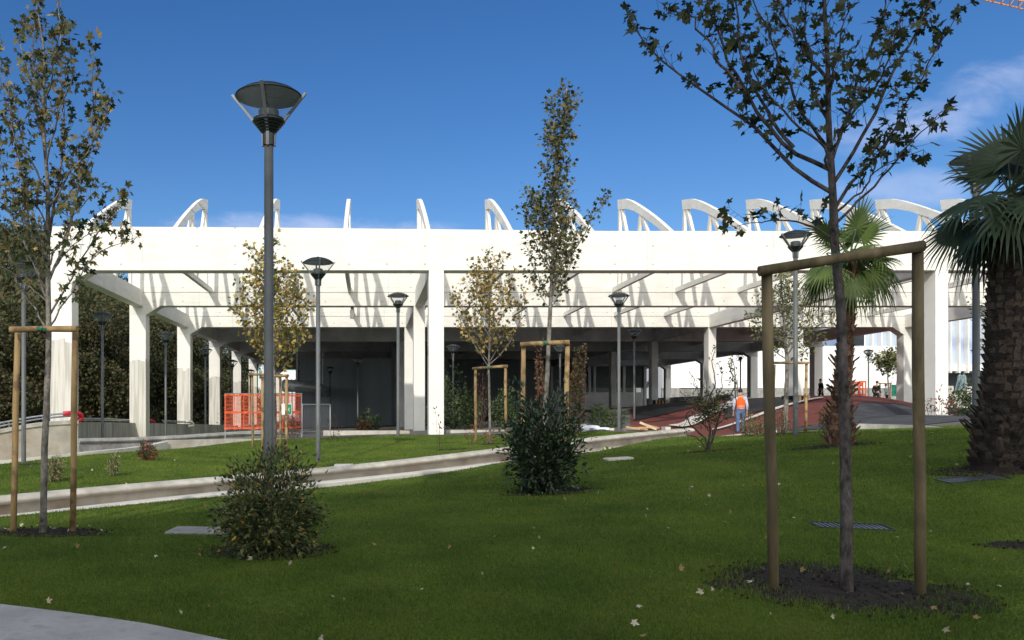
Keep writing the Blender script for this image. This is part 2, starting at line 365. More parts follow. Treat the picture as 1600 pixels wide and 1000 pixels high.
CW = [tuple(P(*c)) for c in CP] + [(-60, 0, .3), (-60, 60, .3), (-30, 20, .3), (-30, 110, .4), (-60, 140, .4), (0, 140, .8), (60, 140, 1.9), (120, 140, 1.9), (60, 60, 1.6), (60, 20, .9),
      (30, 5, .4), (120, 0, .8), (0, -40, .2), (-60, -40, .2), (60, -40, .3), (-20, 8, .15), (-25, 50, .3), (34, 100, 1.9), (10, 100, 1.0), (120, 60, 1.7)]
CW = np.array(CW)
def _u(r2): return np.where(r2 > 1e-12, 0.5 * r2 * np.log(np.maximum(r2, 1e-12)), 0)
_n = len(CW); _S = 20.0; _xy = CW[:, :2] / _S
_K = _u(((_xy[:, None] - _xy[None]) ** 2).sum(2)) + np.eye(_n) * 0.0006
_A = np.zeros((_n + 3, _n + 3)); _A[:_n, :_n] = _K; _A[:_n, _n] = 1; _A[:_n, _n + 1:] = _xy; _A[_n, :_n] = 1; _A[_n + 1:, :_n] = _xy.T
_sol = np.linalg.solve(_A, np.concatenate([CW[:, 2], [0, 0, 0]]))
def tps(x, y):
    x = np.clip(np.asarray(x, float), -70, 125); y = np.clip(np.asarray(y, float), -45, 145); q = np.stack([x.ravel(), y.ravel()], 1) / _S
    o = np.zeros(len(q))
    for i in range(0, len(q), 4000):
        c = q[i:i + 4000]; o[i:i + 4000] = _u(((c[:, None] - _xy[None]) ** 2).sum(2)) @ _sol[:_n] + _sol[_n] + c @ _sol[_n + 1:]
    return o.reshape(x.shape)

# the sunken path between two concrete edges: near edge (flush kerb) and far edge (wall with rounded coping)
NEAR = [(-420, 870, 9.2), (-200, 838, 9.9), (0, 811, 11), (62, 803, 11.5), (200, 789, 12.6), (344, 773, 13.8), (500, 759, 15), (600, 748, 16), (756, 731, 17.5), (900, 712, 20), (1006, 700, 22.5), (1081, 692, 24.6), (1150, 685, 27)]
FAR = [(-420, 830, 11), (-200, 806, 11.6), (0, 785, 12.6), (62, 779, 13.2), (200, 766, 14.3), (344, 753, 15.6), (500, 743, 17), (600, 731, 18), (756, 711, 19.6), (900, 692, 22.3), (1006, 681, 24.8), (1080, 674, 26.6)]
NW = [P(*p) for p in NEAR]; FW = [P(*p) for p in FAR]
def smooth_line(pts, n=90):
    a = np.array([tuple(p) for p in pts]); t = np.concatenate([[0], np.cumsum(np.linalg.norm(np.diff(a, axis=0), axis=1))])
    u = np.linspace(0, t[-1], n); r = np.stack([np.interp(u, t, a[:, k]) for k in range(3)], 1)
    for _ in range(int(n * 1.6)):
        r[1:-1] = (r[:-2] + 2 * r[1:-1] + r[2:]) / 4
    return r
NL = smooth_line(NW); FL = smooth_line(FW)
def yN(x): return np.interp(x, NL[:, 0], NL[:, 1])
def yF(x): return np.interp(x, FL[:, 0], FL[:, 1])
def zN(x): return np.interp(x, NL[:, 0], NL[:, 2])
def zF(x): return np.interp(x, FL[:, 0], FL[:, 2])
XEND = FL[-1, 0]
def depth_at(x): return np.interp(x, [-14, 0, 6, XEND], [.5, .42, .34, .16])
def ground_np(x, y):
    z = tps(x, y)
    x = np.asarray(x, float); y = np.asarray(y, float)
    inn = (y > yN(x) + .02) & (y < yF(x) + .14) & (x < XEND) & (x > -14)
    return np.where(inn, zN(x) - depth_at(x), z)
def gz(x, y): return float(ground_np(np.array([x]), np.array([y]))[0])
def G(px, d, dz=0.0):
    x = (px - VX) * d / F; return Vector((x, d, float(tps(np.array([x]), np.array([d]))[0]) + dz))
def hit(px, py, d0=12., d1=95.):
    """where on the terrain a photographed ground mark lies (first crossing of the line of sight)"""
    ds = np.arange(d0, d1, .1); zz = EYE + (VY - py) * ds / F; g = tps((px - VX) * ds / F, ds); k = np.nonzero(g >= zz)[0]
    d = ds[k[0]] if len(k) else d1
    return ((px - VX) * d / F, d)
def drape(a, b, nu, nv, dz, name, m, kind='structure', fn=None):
    """a sheet between two ground lines (lists of (x, y)), lying dz above the ground"""
    a = np.array(a, float); b = np.array(b, float)
    def rs(p, n):
        t = np.concatenate([[0], np.cumsum(np.linalg.norm(np.diff(p, axis=0), axis=1))]); u = np.linspace(0, t[-1], n)
        return np.stack([np.interp(u, t, p[:, k]) for k in range(2)], 1)
    A = rs(a, nu); B = rs(b, nu); v = np.linspace(0, 1, nv)[None, :, None]
    g = A[:, None] * (1 - v) + B[:, None] * v
    z = (fn or tps)(g[..., 0], g[..., 1]) + dz
    V = np.concatenate([g, z[..., None]], 2).reshape(-1, 3)
    i, j = np.meshgrid(np.arange(nu - 1), np.arange(nv - 1), indexing='ij'); k = (i * nv + j).ravel()
    fa = np.stack([k, k + nv, k + nv + 1, k + 1], 1)
    p0, p1, p2 = V[fa[0, 0]], V[fa[0, 1]], V[fa[0, 3]]
    if np.cross(p1 - p0, p2 - p0)[2] < 0: fa = fa[:, ::-1].copy()
    o = link(name, V, fa, m, smooth=True)
    return tag(o, kind=kind) if kind else o
# ================================================================== ground
def lawn_mat():
    m = bpy.data.materials.new('lawn'); m.use_nodes = True; t = m.node_tree; b = t.nodes['Principled BSDF']; n = t.nodes.new; l = t.links.new
    b.inputs['Roughness'].default_value = .9; b.inputs['Specular IOR Level'].default_value = .1
    g = n('ShaderNodeNewGeometry')
    def nz(s, d=6):
        q = n('ShaderNodeTexNoise'); q.inputs['Scale'].default_value = s; q.inputs['Detail'].default_value = d; l(g.outputs['Position'], q.inputs['Vector']); return q.outputs[0]
    r1 = n('ShaderNodeValToRGB'); r1.color_ramp.elements[0].position = .35; r1.color_ramp.elements[1].position = .7
    r1.color_ramp.elements[0].color = (.075, .135, .020, 1); r1.color_ramp.elements[1].color = (.150, .215, .034, 1); l(nz(1.1), r1.inputs[0])
    r2 = n('ShaderNodeValToRGB'); r2.color_ramp.elements[0].position = .35; r2.color_ramp.elements[1].position = .65
    r2.color_ramp.elements[0].color = (.55, .5, .45, 1); r2.color_ramp.elements[1].color = (1.2, 1.2, 1.1, 1); l(nz(38, 3), r2.inputs[0])
    mm = n('ShaderNodeMix'); mm.data_type = 'RGBA'; mm.blend_type = 'MULTIPLY'; mm.inputs[0].default_value = 1; l(r1.outputs[0], mm.inputs[6]); l(r2.outputs[0], mm.inputs[7])
    l(mm.outputs[2], b.inputs['Base Color'])
    bp = n('ShaderNodeBump'); bp.inputs['Strength'].default_value = .8; bp.inputs['Distance'].default_value = .03; l(nz(70, 3), bp.inputs['Height']); l(bp.outputs[0], b.inputs['Normal'])
    return m
M['lawn'] = lawn_mat()
M['blade'] = mat('grass_blade', (.172, .232, .036), .6, .2, .55, 0, col2=(.060, .112, .020), island=.5, transl=.42, spec=.2, stain=((.15, .17, .045), 2.3, .6))
M['earth'] = mat('bare_ground', (.15, .145, .135), .95, .2, .5, .5, 20, col2=(.07, .068, .062))
M['path'] = mat('path_concrete', (.52, .48, .41), .9, .14, 2.2, .4, 40, stain=((.25, .21, .16), 1.3, .25))

xs = np.concatenate([np.linspace(-900, -80, 10), np.arange(-70, -15, 2.5), np.arange(-15, 17, .2), np.arange(17, 60, 1.0), np.arange(62, 125, 6), np.linspace(140, 900, 9)])
ys = np.concatenate([np.linspace(-300, -60, 5), np.arange(-45, 3, 4.0), np.arange(3, 31, .2), np.arange(31, 66, .8), np.arange(66, 145, 4), np.linspace(160, 1500, 14)])
gx, gy = np.meshgrid(xs, ys, indexing='ij'); gzv = ground_np(gx, gy)
V = np.stack([gx, gy, gzv], 2).reshape(-1, 3)
ny = len(ys); i, j = np.meshgrid(np.arange(len(xs) - 1), np.arange(ny - 1), indexing='ij'); k = (i * ny + j).ravel()
Fc = np.stack([k, k + ny, k + ny + 1, k + 1], 1)
cx = V[Fc].mean(1)[:, 0]; cy = V[Fc].mean(1)[:, 1]
inpath = (cy > yN(cx) - .02) & (cy < yF(cx) + .10) & (cx < XEND + 1.0) & (cx > -14)
def right_edge(x): return np.interp(x, [9.3, 11, 13.6, 16, 18, 22], [26.5, 26.4, 23.7, 23.0, 20.5, 15])
back_edge = np.interp(cx, [-16, -9.4, -8.8, -3.6, 2.0, 5.4, 9.0, 9.3, 13.6, 16.2, 18, 22, 30], [20.2, 21.2, 23.2, 27.2, 29.0, 28.9, 28.4, 26.6, 23.6, 22.6, 20.6, 20, 20])
lawn = (~inpath) & (cy < back_edge) & (cy > 4.3) & (cx > -16) & (cx < 30)
strip = (cx > -16) & (cx < -4.2) & (cy > 31.2) & (cy < 48)
lawn2 = ((cx > 28) & (cx < 44) & (cy > 38) & (cy < 50)) | strip
def sub(name, mask, m):
    f = Fc[mask]; u, inv = np.unique(f, return_inverse=True)
    o = link(name, V[u], inv.reshape(f.shape), m, smooth=True); return tag(o, kind='structure')
sub('lawn', lawn | lawn2, M['lawn'])
sub('path', inpath, M['path'])
sub('ground', ~(lawn | lawn2 | inpath), M['earth'])

# grass blades standing on the lawn (one uncountable mass)
def blades():
    n = 620000
    # denser near: draw distance with a 1/d^2 like density inside the photographed sector and a margin
    u = RNG.random(n); d = 5.0 * (30.0 / 5.0) ** (u ** 1.15)
    lat = RNG.random(n) * (1.0 + .30) - .50            # tangent across
    x = lat * d + (RNG.random(n) - .5) * 1.0; y = d * 1.0 + (RNG.random(n) - .5) * .4
    be = np.interp(x, [-16, -9.4, -8.8, -3.6, 2.0, 5.4, 9.0, 9.3, 13.6, 16.2, 18, 22, 30], [20.2, 21.2, 23.2, 27.2, 29.0, 28.9, 28.4, 26.6, 23.6, 22.6, 20.6, 20, 20]) - .15
    ok = (y < be) & ~((y > yN(x) - .03) & (y < yF(x) + .14) & (x < XEND + 1)) & (y > 5.0) & (x > -15)
    ok &= ~((y < pave_edge(x) + .02))
    for (sx, sy, rx, ry) in SOIL:
        q = ((x - sx) / rx) ** 2 + ((y - sy) / ry) ** 2
        q = q * (1 + .35 * np.sin(x * 9 + sy) * np.cos(y * 11 + sx)); ok &= RNG.random(n) < np.clip((q - .1) / .9, .12, 1) ** 1.7
    for (sx, sy, rx, ry, a) in SLABS:
        c, s = math.cos(a), math.sin(a); uu = (x - sx) * c + (y - sy) * s; vv = -(x - sx) * s + (y - sy) * c
        ok &= ~((abs(uu) < rx - .01) & (abs(vv) < ry - .01))
    x = x[ok]; y = y[ok]; z = ground_np(x, y); n = len(x)
    for (sx, sy, rx, ry) in SOIL: z += np.where(((x - sx) / rx) ** 2 + ((y - sy) / ry) ** 2 < .95, .012, 0)
    dd = np.sqrt(x * x + y * y)
    h = (.012 + .018 * RNG.random(n)) * (1 + dd * .012); w = .0022 + .0009 * dd * .75
    clump = np.array([mnoise.noise(Vector((a * 1.3, b * 1.3, 0))) for a, b in zip(x[::1], y[::1])]) if False else (np.sin(x * 3.1 + 2 * np.sin(y * 1.7)) * np.cos(y * 2.6 + 1.5 * np.sin(x * 2.2)))
    h *= 1 + .22 * clump
    a = RNG.random(n) * 6.283; lean = RNG.random(n) * .9; la = RNG.random(n) * 6.283
    bx = np.cos(a) * w / 2; by = np.sin(a) * w / 2
    p0 = np.stack([x - bx, y - by, z - .004], 1); p1 = np.stack([x + bx, y + by, z - .004], 1)
    p2 = np.stack([x + np.cos(la) * lean * h, y + np.sin(la) * lean * h, z + h], 1)
    V3 = np.stack([p0, p1, p2], 1).reshape(-1, 3); fa = np.arange(3 * n).reshape(-1, 3)
    o = link('grass', V3, fa, M['blade'])
    tag(o, 'short green mown grass growing all over the lawn', 'grass', kind='stuff')

# pavement in the lower left corner of the view
PAVE = [(-12, 7.6), (-6, 6.75), (P(0, 0, 6.25).x, 6.25), (P(100, 0, 6.03).x, 6.03), (P(220, 0, 5.75).x, 5.75), (P(370, 0, 5.3).x, 5.3), (1.0, 4.4), (5, 2.6), (14, 0)]
def pave_edge(x): return np.interp(x, [p[0] for p in PAVE], [p[1] for p in PAVE])
drape([(x, y - 5.5) for x, y in PAVE], PAVE, 80, 12, .02, 'pavement', mat('pavement_concrete', (.44, .43, .41), .9, .12, 3, .7, 60, stain=((.30, .29, .27), 6, .2, (1, 1, 1))))

def sheet_world(name, pa, pb, nu, nv, dz, m):      # pa, pb: lists of (px, d)
    f = lambda l: [((p - VX) * d / F, d) for p, d in l]
    return drape(f(pa), f(pb), nu, nv, dz, name, m)
# playground mound: red and dark rubber paving, rising to the right
sheet_world('asphalt', [(1178, 26.8), (1250, 24.6), (1340, 23.7), (1440, 23.4), (1530, 24)], [(1150, 60), (1240, 62), (1360, 62), (1450, 60), (1560, 55)], 60, 60, .02, M['asphalt'])
sheet_world('red_paving', [(1074, 27), (1130, 26.8), (1180, 26.4), (1230, 26.6), (1262, 28.5), (1290, 32), (1350, 37.5), (1400, 38), (1450, 36)],
            [(1070, 60), (1130, 61), (1180, 61), (1230, 61), (1262, 61), (1290, 61), (1350, 61), (1400, 61), (1450, 61)], 80, 70, .035, M['red'])
sheet_world('red_paving', [(985, 31.5), (1030, 29.6), (1074, 28.3)], [(985, 58), (1030, 58), (1074, 58)], 20, 40, .03, M['red'])
# banks covered with black membrane, pale edging strips running up the ramps
def marks(name, lo, up, dz, m, nu=50, nv=10):
    sm = lambda l: [tuple(q[:2]) for q in smooth_line([Vector((*hit(*p, d0=24), 0)) for p in l], 40)]
    return drape(sm(lo), sm(up), nu, nv, dz, name, m)
marks('planting_bank', [(990, 659), (1040, 649), (1075, 641), (1095, 636)], [(985, 641), (1020, 634), (1060, 629), (1098, 626)], .07, M['black'])
marks('planting_bank', [(1133, 656), (1171, 650), (1194, 644), (1212, 638), (1236, 630)], [(1133, 637), (1160, 628), (1180, 625), (1205, 624), (1238, 623.5)], .075, M['black'])
marks('kerb', [(1066, 671), (1095, 659), (1125, 646.5), (1145, 637), (1176, 625)], [(1044, 668.5), (1075, 655), (1104, 643), (1135, 634), (1174, 623.6)], .11, M['conc_smooth'])
marks('kerb', [(1113, 675.5), (1146, 664.5), (1190, 651), (1213, 645), (1236, 637), (1267, 630), (1287, 624.6)], [(1113, 674), (1146, 662), (1190, 648), (1213, 640.5), (1236, 633.5), (1267, 626.5), (1285, 623.6)], .11, M['conc_smooth'])

# soil under the planted trees and bushes, slabs in the grass
SOIL = []; SLABS = []
def soil(px, d, rx, ry, h=.03, n=40):
    h *= .6
    c = G(px, d); SOIL.append((c.x, c.y, rx, ry)); rings = 9; vs = []; fs = []
    seed = random.random() * 50
    for r_ in range(rings + 1):
        for k_ in range(n):
            a = 2 * math.pi * k_ / n; q = r_ / rings
            wob = 1 + .22 * mnoise.noise(Vector((math.cos(a) * 1.6 + seed, math.sin(a) * 1.6, 0))) + .10 * mnoise.noise(Vector((math.cos(a) * 6 + seed, math.sin(a) * 6, 2)))
            x = c.x + rx * q * wob * math.cos(a); y = c.y + ry * q * wob * math.sin(a)
            bumpy = .022 * mnoise.noise(Vector((x * 7, y * 7, seed))) + .015 * mnoise.noise(Vector((x * 19, y * 19, seed)))
            z = gz(x, y) + .004 + (h * .5 * (1 - q * q) + bumpy * .9 + .004) * (1 - q ** 6) - .01 * q ** 6
            vs.append((x, y, z))
    base_n = len(vs)
    for _ in range(int(260 * rx * ry / .5)):
        a = random.random() * 6.283; q = math.sqrt(random.random()) * 1.02; x = c.x + rx * q * math.cos(a); y = c.y + ry * q * math.sin(a); z = gz(x, y) + .012 + h * .4 * (1 - q * q); s_ = random.uniform(.006, .022); o_ = len(vs)
        for dx_, dy_, dz_ in ((1, 0, 0), (0, 1, .2), (-1, 0, 0), (0, -1, .1), (.1, .1, .9), (0, 0, -.8)): vs.append((x + dx_ * s_ * random.uniform(.6, 1.3), y + dy_ * s_ * random.uniform(.6, 1.3), z + dz_ * s_))
        for t_ in ((0, 1, 4), (1, 2, 4), (2, 3, 4), (3, 0, 4), (1, 0, 5), (2, 1, 5), (3, 2, 5), (0, 3, 5)): fs.append(tuple(o_ + i_ for i_ in t_))
    for r_ in range(rings):
        for k_ in range(n): fs.append((r_ * n + k_, r_ * n + (k_ + 1) % n, (r_ + 1) * n + (k_ + 1) % n, (r_ + 1) * n + k_)[::-1])
    tag(link('soil', vs, fs, M['soil'], smooth=True), kind='structure')
soil(1322, 6.8, 1.15, .82, .02)
soil(75, 9.75, .78, .40, .06)
soil(425, 8.6, .72, .62, .02)
soil(862, 13.0, .82, .42, .02)
soil(1595, 8.6, .5, .18, .02)
soil(1305, 16, .9, .4, .04)
soil(1560, 12, 1.0, .45, .04)
soil(1105, 17.8, .7, .3, .03)
soil(1230, 22.5, 1.3, .7, .05)
soil(705, 22.4, .45, .18, .02)
soil(768, 24, .4, .2, .02)
soil(50, 19, .5, .25, .03)
soil(430, 22.8, .5, .3, .03)

def tilt_slab(name, px, d, sx, sy, th, m, label, cat, rz=0.0, grate=False):
    c = G(px, d); SLABS.append((c.x, c.y, sx / 2, sy / 2, rz))
    e = .25; nx = (gz(c.x + e, c.y) - gz(c.x - e, c.y)) / (2 * e); nyy = (gz(c.x, c.y + e) - gz(c.x, c.y - e)) / (2 * e)
    tiltrot = (Vector((0, 0, 1)).rotation_difference(Vector((-nx, -nyy, 1)).normalized()).to_matrix() @ Matrix.Rotation(rz, 3, 'Z')).to_euler()
    mb = MB()
    if not grate: mb.box(-sx / 2, sx / 2, -sy / 2, sy / 2, -.05, th, .008)
    root = None
    if grate:
        root = empty(name, c, label, cat); root.rotation_euler = tiltrot
        f = MB()
        for a, b_ in (((-sx / 2, -sy / 2), (sx / 2, -sy / 2)), ((-sx / 2, sy / 2), (sx / 2, sy / 2)), ((-sx / 2, -sy / 2), (-sx / 2, sy / 2)), ((sx / 2, -sy / 2), (sx / 2, sy / 2))):
            f.beam((a[0], a[1], th), (b_[0], b_[1], th), .02, .03)
        f.build('frame', M['lampdark'], root, loc='local')
        g_ = MB(); k_ = int(sx / .055)
        for q in range(1, k_): x = -sx / 2 + q * sx / k_; g_.beam((x, -sy / 2, th - .008), (x, sy / 2, th - .008), .014, .03)
        for q in range(1, 5): y = -sy / 2 + q * sy / 5; g_.beam((-sx / 2, y, th - .014), (sx / 2, y, th - .014), .016, .03)
        g_.build('grating', M['steel'], root, loc='local')
        p_ = MB(); p_.box(-sx / 2, sx / 2, -sy / 2, sy / 2, -.05, .002); p_.build('pit', M['black'], root, loc='local')
    else:
        o = mb.build(name, m, None, loc='local'); o.location = c; o.rotation_euler = tiltrot; tag(o, label, cat)
tilt_slab('access_cover', 313, 9.95, .72, .46, .03, M['conc_grey'], 'grey concrete inspection cover lying in the grass beside the yellow-flecked bush', 'cover', R(-6))
tilt_slab('drain_grate', 1330, 9.3, .80, .30, -.004, M['steel'], 'metal drain grate in the lawn just behind the nearest staked tree', 'drain grate', R(-4), True)
tilt_slab('drain_grate', 1520, 11.5, .88, .30, -.004, M['steel'], 'metal drain grate in the lawn in front of the big dark palm', 'drain grate', R(3), True)
tilt_slab('access_cover', 966, 17.0, .52, .42, .04, M['conc_smooth'], 'small pale inspection cover in the shaded lawn right of the dark laurel bush', 'cover')
tilt_slab('access_cover', 537, 18.6, .42, .3, .035, M['conc_smooth'], 'tiny pale slab in the sunlit lawn right of the second lamp post', 'cover')

# ================================================================== low walls and kerbs
def sweep(line, prof, name, m, label=None, cat=None, group=None, parent=None, kind=None, zs=None):
    """profile (offset to the far side, height) swept along a line of (x, y, z); offsets square to the line"""
    a = np.array(line, float); t = np.gradient(a[:, :2], axis=0); t /= np.linalg.norm(t, axis=1)[:, None]; nrm = np.stack([-t[:, 1], t[:, 0]], 1)
    vs = []; fs = []; k_ = len(prof)
    for q in range(len(a)):
        for o_, h in prof: vs.append((a[q, 0] + nrm[q, 0] * o_, a[q, 1] + nrm[q, 1] * o_, a[q, 2] + h))
    for q in range(len(a) - 1):
        for r_ in range(k_): fs.append((q * k_ + r_, (q + 1) * k_ + r_, (q + 1) * k_ + (r_ + 1) % k_, q * k_ + (r_ + 1) % k_))
    fs.append(tuple(range(k_))[::-1]); fs.append(tuple((len(a) - 1) * k_ + r_ for r_ in range(k_)))
    o = link(name, vs, fs, m, parent)
    if parent is None: tag(o, label, cat, group, kind)
    return o
# near flush kerb
sweep(NL, [(-.04, .025), (-.04, -.8), (.26, -.8), (.26, .025), (.24, .04), (-.02, .04)], 'kerb', M['conc_smooth'], 'flat pale concrete edging along the near side of the sunken path', 'kerb')
# far wall with its rounded coping
base = FL[0]
wall = empty('path_wall', FL[45], 'low curving concrete wall with rounded pale coping on the far side of the sunken path', 'low wall')
sweep(FL, [(.06, .02), (.06, -1.0), (.38, -1.0), (.38, .02)], 'wall', M['conc_beige'], parent=wall)
cop = [(.08 + .20 * math.cos(a), .035 + .075 * math.sin(a)) for a in [R(q) for q in range(0, 360, 24)]][::-1]
sweep(FL, cop, 'coping', M['conc'], parent=wall)
for p in wall.children:
    if p.name.startswith('coping'): p.data.polygons.foreach_set('use_smooth', [True] * len(p.data.polygons))

def wl(pts, n=40): return smooth_line([P(*p) for p in pts], n)
# low wall A at the back of the sunlit lawn (left), a raised second length
sweep(wl([(-80, 727, 19.8), (0, 722, 20.3), (60, 715, 20.7), (120, 707, 21.2), (170, 703, 22.2), (215, 700, 23.4), (238, 695.5, 25), (262, 690, 25.4)]), [(0, 0), (0, -.9), (.22, -.9), (.22, 0)], 'garden_wall', M['conc_smooth'],
      'thin low concrete edging wall behind the left lawn, dipping left of the red bush', 'low wall', 'low concrete walls')
sweep(wl([(262, 688.5, 25.5), (300, 687, 26), (350, 686, 26.6), (400, 686, 27.4), (450, 685.5, 28.2), (520, 684, 29), (630, 680.5, 29.6)], 30), [(0, 0), (0, -.9), (.42, -.9), (.42, 0)], 'garden_wall', M['conc'],
      'broader low concrete wall running right from beside the red bush to the hall column', 'low wall', 'low concrete walls')
# coping wall Q behind it
q_line = wl([(124, 691, 27.5), (180, 690.5, 28.6), (250, 688, 29.6), (320, 683, 30.8), (400, 677.5, 32.5), (440, 675.5, 33.5)], 40)
wq = empty('ramp_wall', q_line[20], 'grey low wall with rounded coping below the board-marked retaining wall', 'low wall', 'low concrete walls')
sweep(q_line, [(.02, 0), (.02, -.8), (.26, -.8), (.26, 0)], 'wall', M['conc_grey'], parent=wq)
sweep(q_line, [(.14 + .2 * math.cos(a), .03 + .10 * math.sin(a)) for a in [R(q) for q in range(0, 360, 30)]][::-1], 'coping', M['conc_grey'], parent=wq)
# parapet P at the far left, beige face with pale cap
p_line = wl([(-110, 692, 20.2), (-50, 681, 20.6), (0, 672, 21), (35, 663, 21.25), (66, 658.5, 21.5), (95, 657, 21.8), (122, 657, 22.1)], 40)
wp = empty('parapet_wall', p_line[25], 'beige stained concrete parapet with a pale cap rising at the far left', 'low wall')
sweep(p_line, [(0, -.06), (0, -1.7), (.3, -1.7), (.3, -.06)], 'wall', M['conc_beige'], parent=wp)
sweep(p_line, [(-.04, 0), (-.04, -.09), (.34, -.09), (.34, 0)], 'cap', M['conc'], parent=wp)
# board-marked retaining wall R
r_line = wl([(118, 659, 31), (160, 659.5, 36), (195, 660.5, 41), (240, 661.5, 42), (290, 662, 43.5), (345, 663.5, 47), (372, 665, 52)], 40)
sweep(r_line, [(0, 0), (0, -1.5), (.25, -1.5), (.25, 0)], 'retaining_wall', M['conc_board'], 'dark board-marked concrete retaining wall in front of the left hall columns', 'retaining wall')
# pipe rails with padded hairpin ends
def rail(name, line, endpx, label, padlabel, padm, rise=.10, end=True):
    ln = [Vector(v) + Vector((0, .1, rise)) for v in line]; root = empty(name, ln[len(ln) // 2], label, 'handrail', 'pipe rails on the low walls')
    mb = MB(); mb.tube(ln, .024, 8); mb.tube([v + Vector((0, .22, -.07)) for v in ln], .024, 8); st = mb
    for q in range(2, len(ln), 9): st.tube([ln[q] + Vector((0, .1, -rise - .05)), ln[q] + Vector((0, .1, -.03))], .015, 6)
    pipe_ = mb.build('pipe', M['steel'], root, True)
    if end:
        e = ln[-1]; t = (ln[-1] - ln[-3]).normalized(); pts = []
        for q in range(-2, 11):
            if q < 0: pts.append(e - t * (.13 * -q))
            elif q <= 8:
                a = math.pi * q / 8; pts.append(e + t * (.22 * math.sin(a)) + Vector((0, .16 * (1 - math.cos(a)) * .5, -.11 * (1 - math.cos(a)))))
            else: pts.append(e + Vector((0, .16, -.22)) - t * (.06 * (q - 8)))
        pd = MB(); pd.tube(pts, .062, 10); o = pd.build('padding', padm, pipe_, True); tag(o, padlabel)
rail('handrail', wl([(-60, 676, 20.6), (0, 668, 21.1), (45, 656, 21.5), (90, 653, 21.9), (112, 651, 22.2)], 30), 130, 'thin pipe handrail on the beige parapet ending in a red padded bend', 'red foam padding on the bend', M['redpad'])
rail('handrail', wl([(124, 658, 31.5), (160, 657.5, 35.8), (192, 659, 40.5), (236, 660, 41.7)], 30), 240, 'pipe handrail on the board-marked wall ending in a red hook before the second column', 'red foam padding on the hook', M['redpad'])
rail('handrail', wl([(252, 660, 42.2), (275, 661, 42.8), (296, 662, 43.5)], 20), 300, 'short pipe handrail further along the board-marked wall with a pale padded end', 'pale grey padding on the end', M['conc_smooth'])
# concrete edges at the right
sweep(wl([(1338, 662, 23.6), (1360, 661.5, 23.5), (1400, 661.5, 23.4), (1440, 663, 23.0), (1480, 669, 21.8), (1520, 677, 20.4), (1580, 688, 18.5), (1660, 705, 16.5)], 40), [(0, 0), (0, -.8), (.34, -.8), (.34, 0)], 'kerb', M['conc_grey'],
      'grey concrete kerb between the right lawn and the dark playground mound', 'kerb')
sweep(wl([(1445, 663, 25), (1480, 668, 24), (1520, 674, 23), (1580, 683, 21.5), (1660, 698, 19.5)], 30), [(0, 0), (0, -.5), (1.3, -.5), (1.3, .0)], 'path_slab', M['conc_smooth'],
      'pale concrete path slab at the foot of the right white column', 'slab')
sweep(wl([(1462, 658, 28), (1500, 662, 27), (1540, 668, 26), (1600, 678, 25)], 30), [(.14 + .2 * math.cos(a), .03 + .2 * math.sin(a)) for a in [R(q) for q in range(0, 360, 30)]][::-1], 'rounded_kerb', M['conc'],
      'rounded concrete kerb lying right of the right white column', 'kerb')
sweep(wl([(1184, 678.5, 27.3), (1150, 682.5, 27.0), (1120, 686, 26.2), (1085, 690.5, 24.9)][::-1], 20), [(0, 0.02), (0, -.5), (.5, -.5), (.5, 0.02)], 'kerb', M['conc_smooth'],
      'pale kerb at the foot of the red paving near the man in orange', 'kerb')
# low block wall pieces along the lawn's far edge and inside the hall
def wbox(name, px0, px1, d0, d1, ytop, ybot, m, label, cat, c=.0, group=None):
    a = P(px0, ytop, d0); b = P(px1, ybot, d0); mb = MB(); mb.box(a.x, b.x, d0, d1, b.z, a.z, c); o = mb.build(name, m, None, loc=((a.x + b.x) / 2, d0, b.z)); return tag(o, label, cat, group)
wbox('bed_edging', 505, 640, 32, 32.5, 673, 690, M['conc'], 'low pale concrete bed edging left of the middle white column', 'kerb')
wbox('bed_edging', 697, 790, 31, 31.5, 672, 684, M['conc'], 'low pale concrete bed edging right of the middle white column', 'kerb')
wbox('bed_edging', 905, 1000, 30, 30.4, 670, 680, M['conc'], 'low pale concrete bed edging under the planks and sacks', 'kerb')
wbox('stone_block', 1040, 1048, 28.5, 28.9, 667, 676, M['conc_smooth'], 'small pale stone block at the right end of the rounded wall', 'block')
wbox('stone_block', 1212, 1221, 25.5, 25.8, 668, 682, M['conc_smooth'], 'small pale stone block beside the shrubs left of the tall lamp', 'block')
wbox('white_beam_block', 1478, 1560, 46, 46.6, 614, 635, M['conc_smooth'], 'long pale concrete bench beyond the right white column', 'bench')

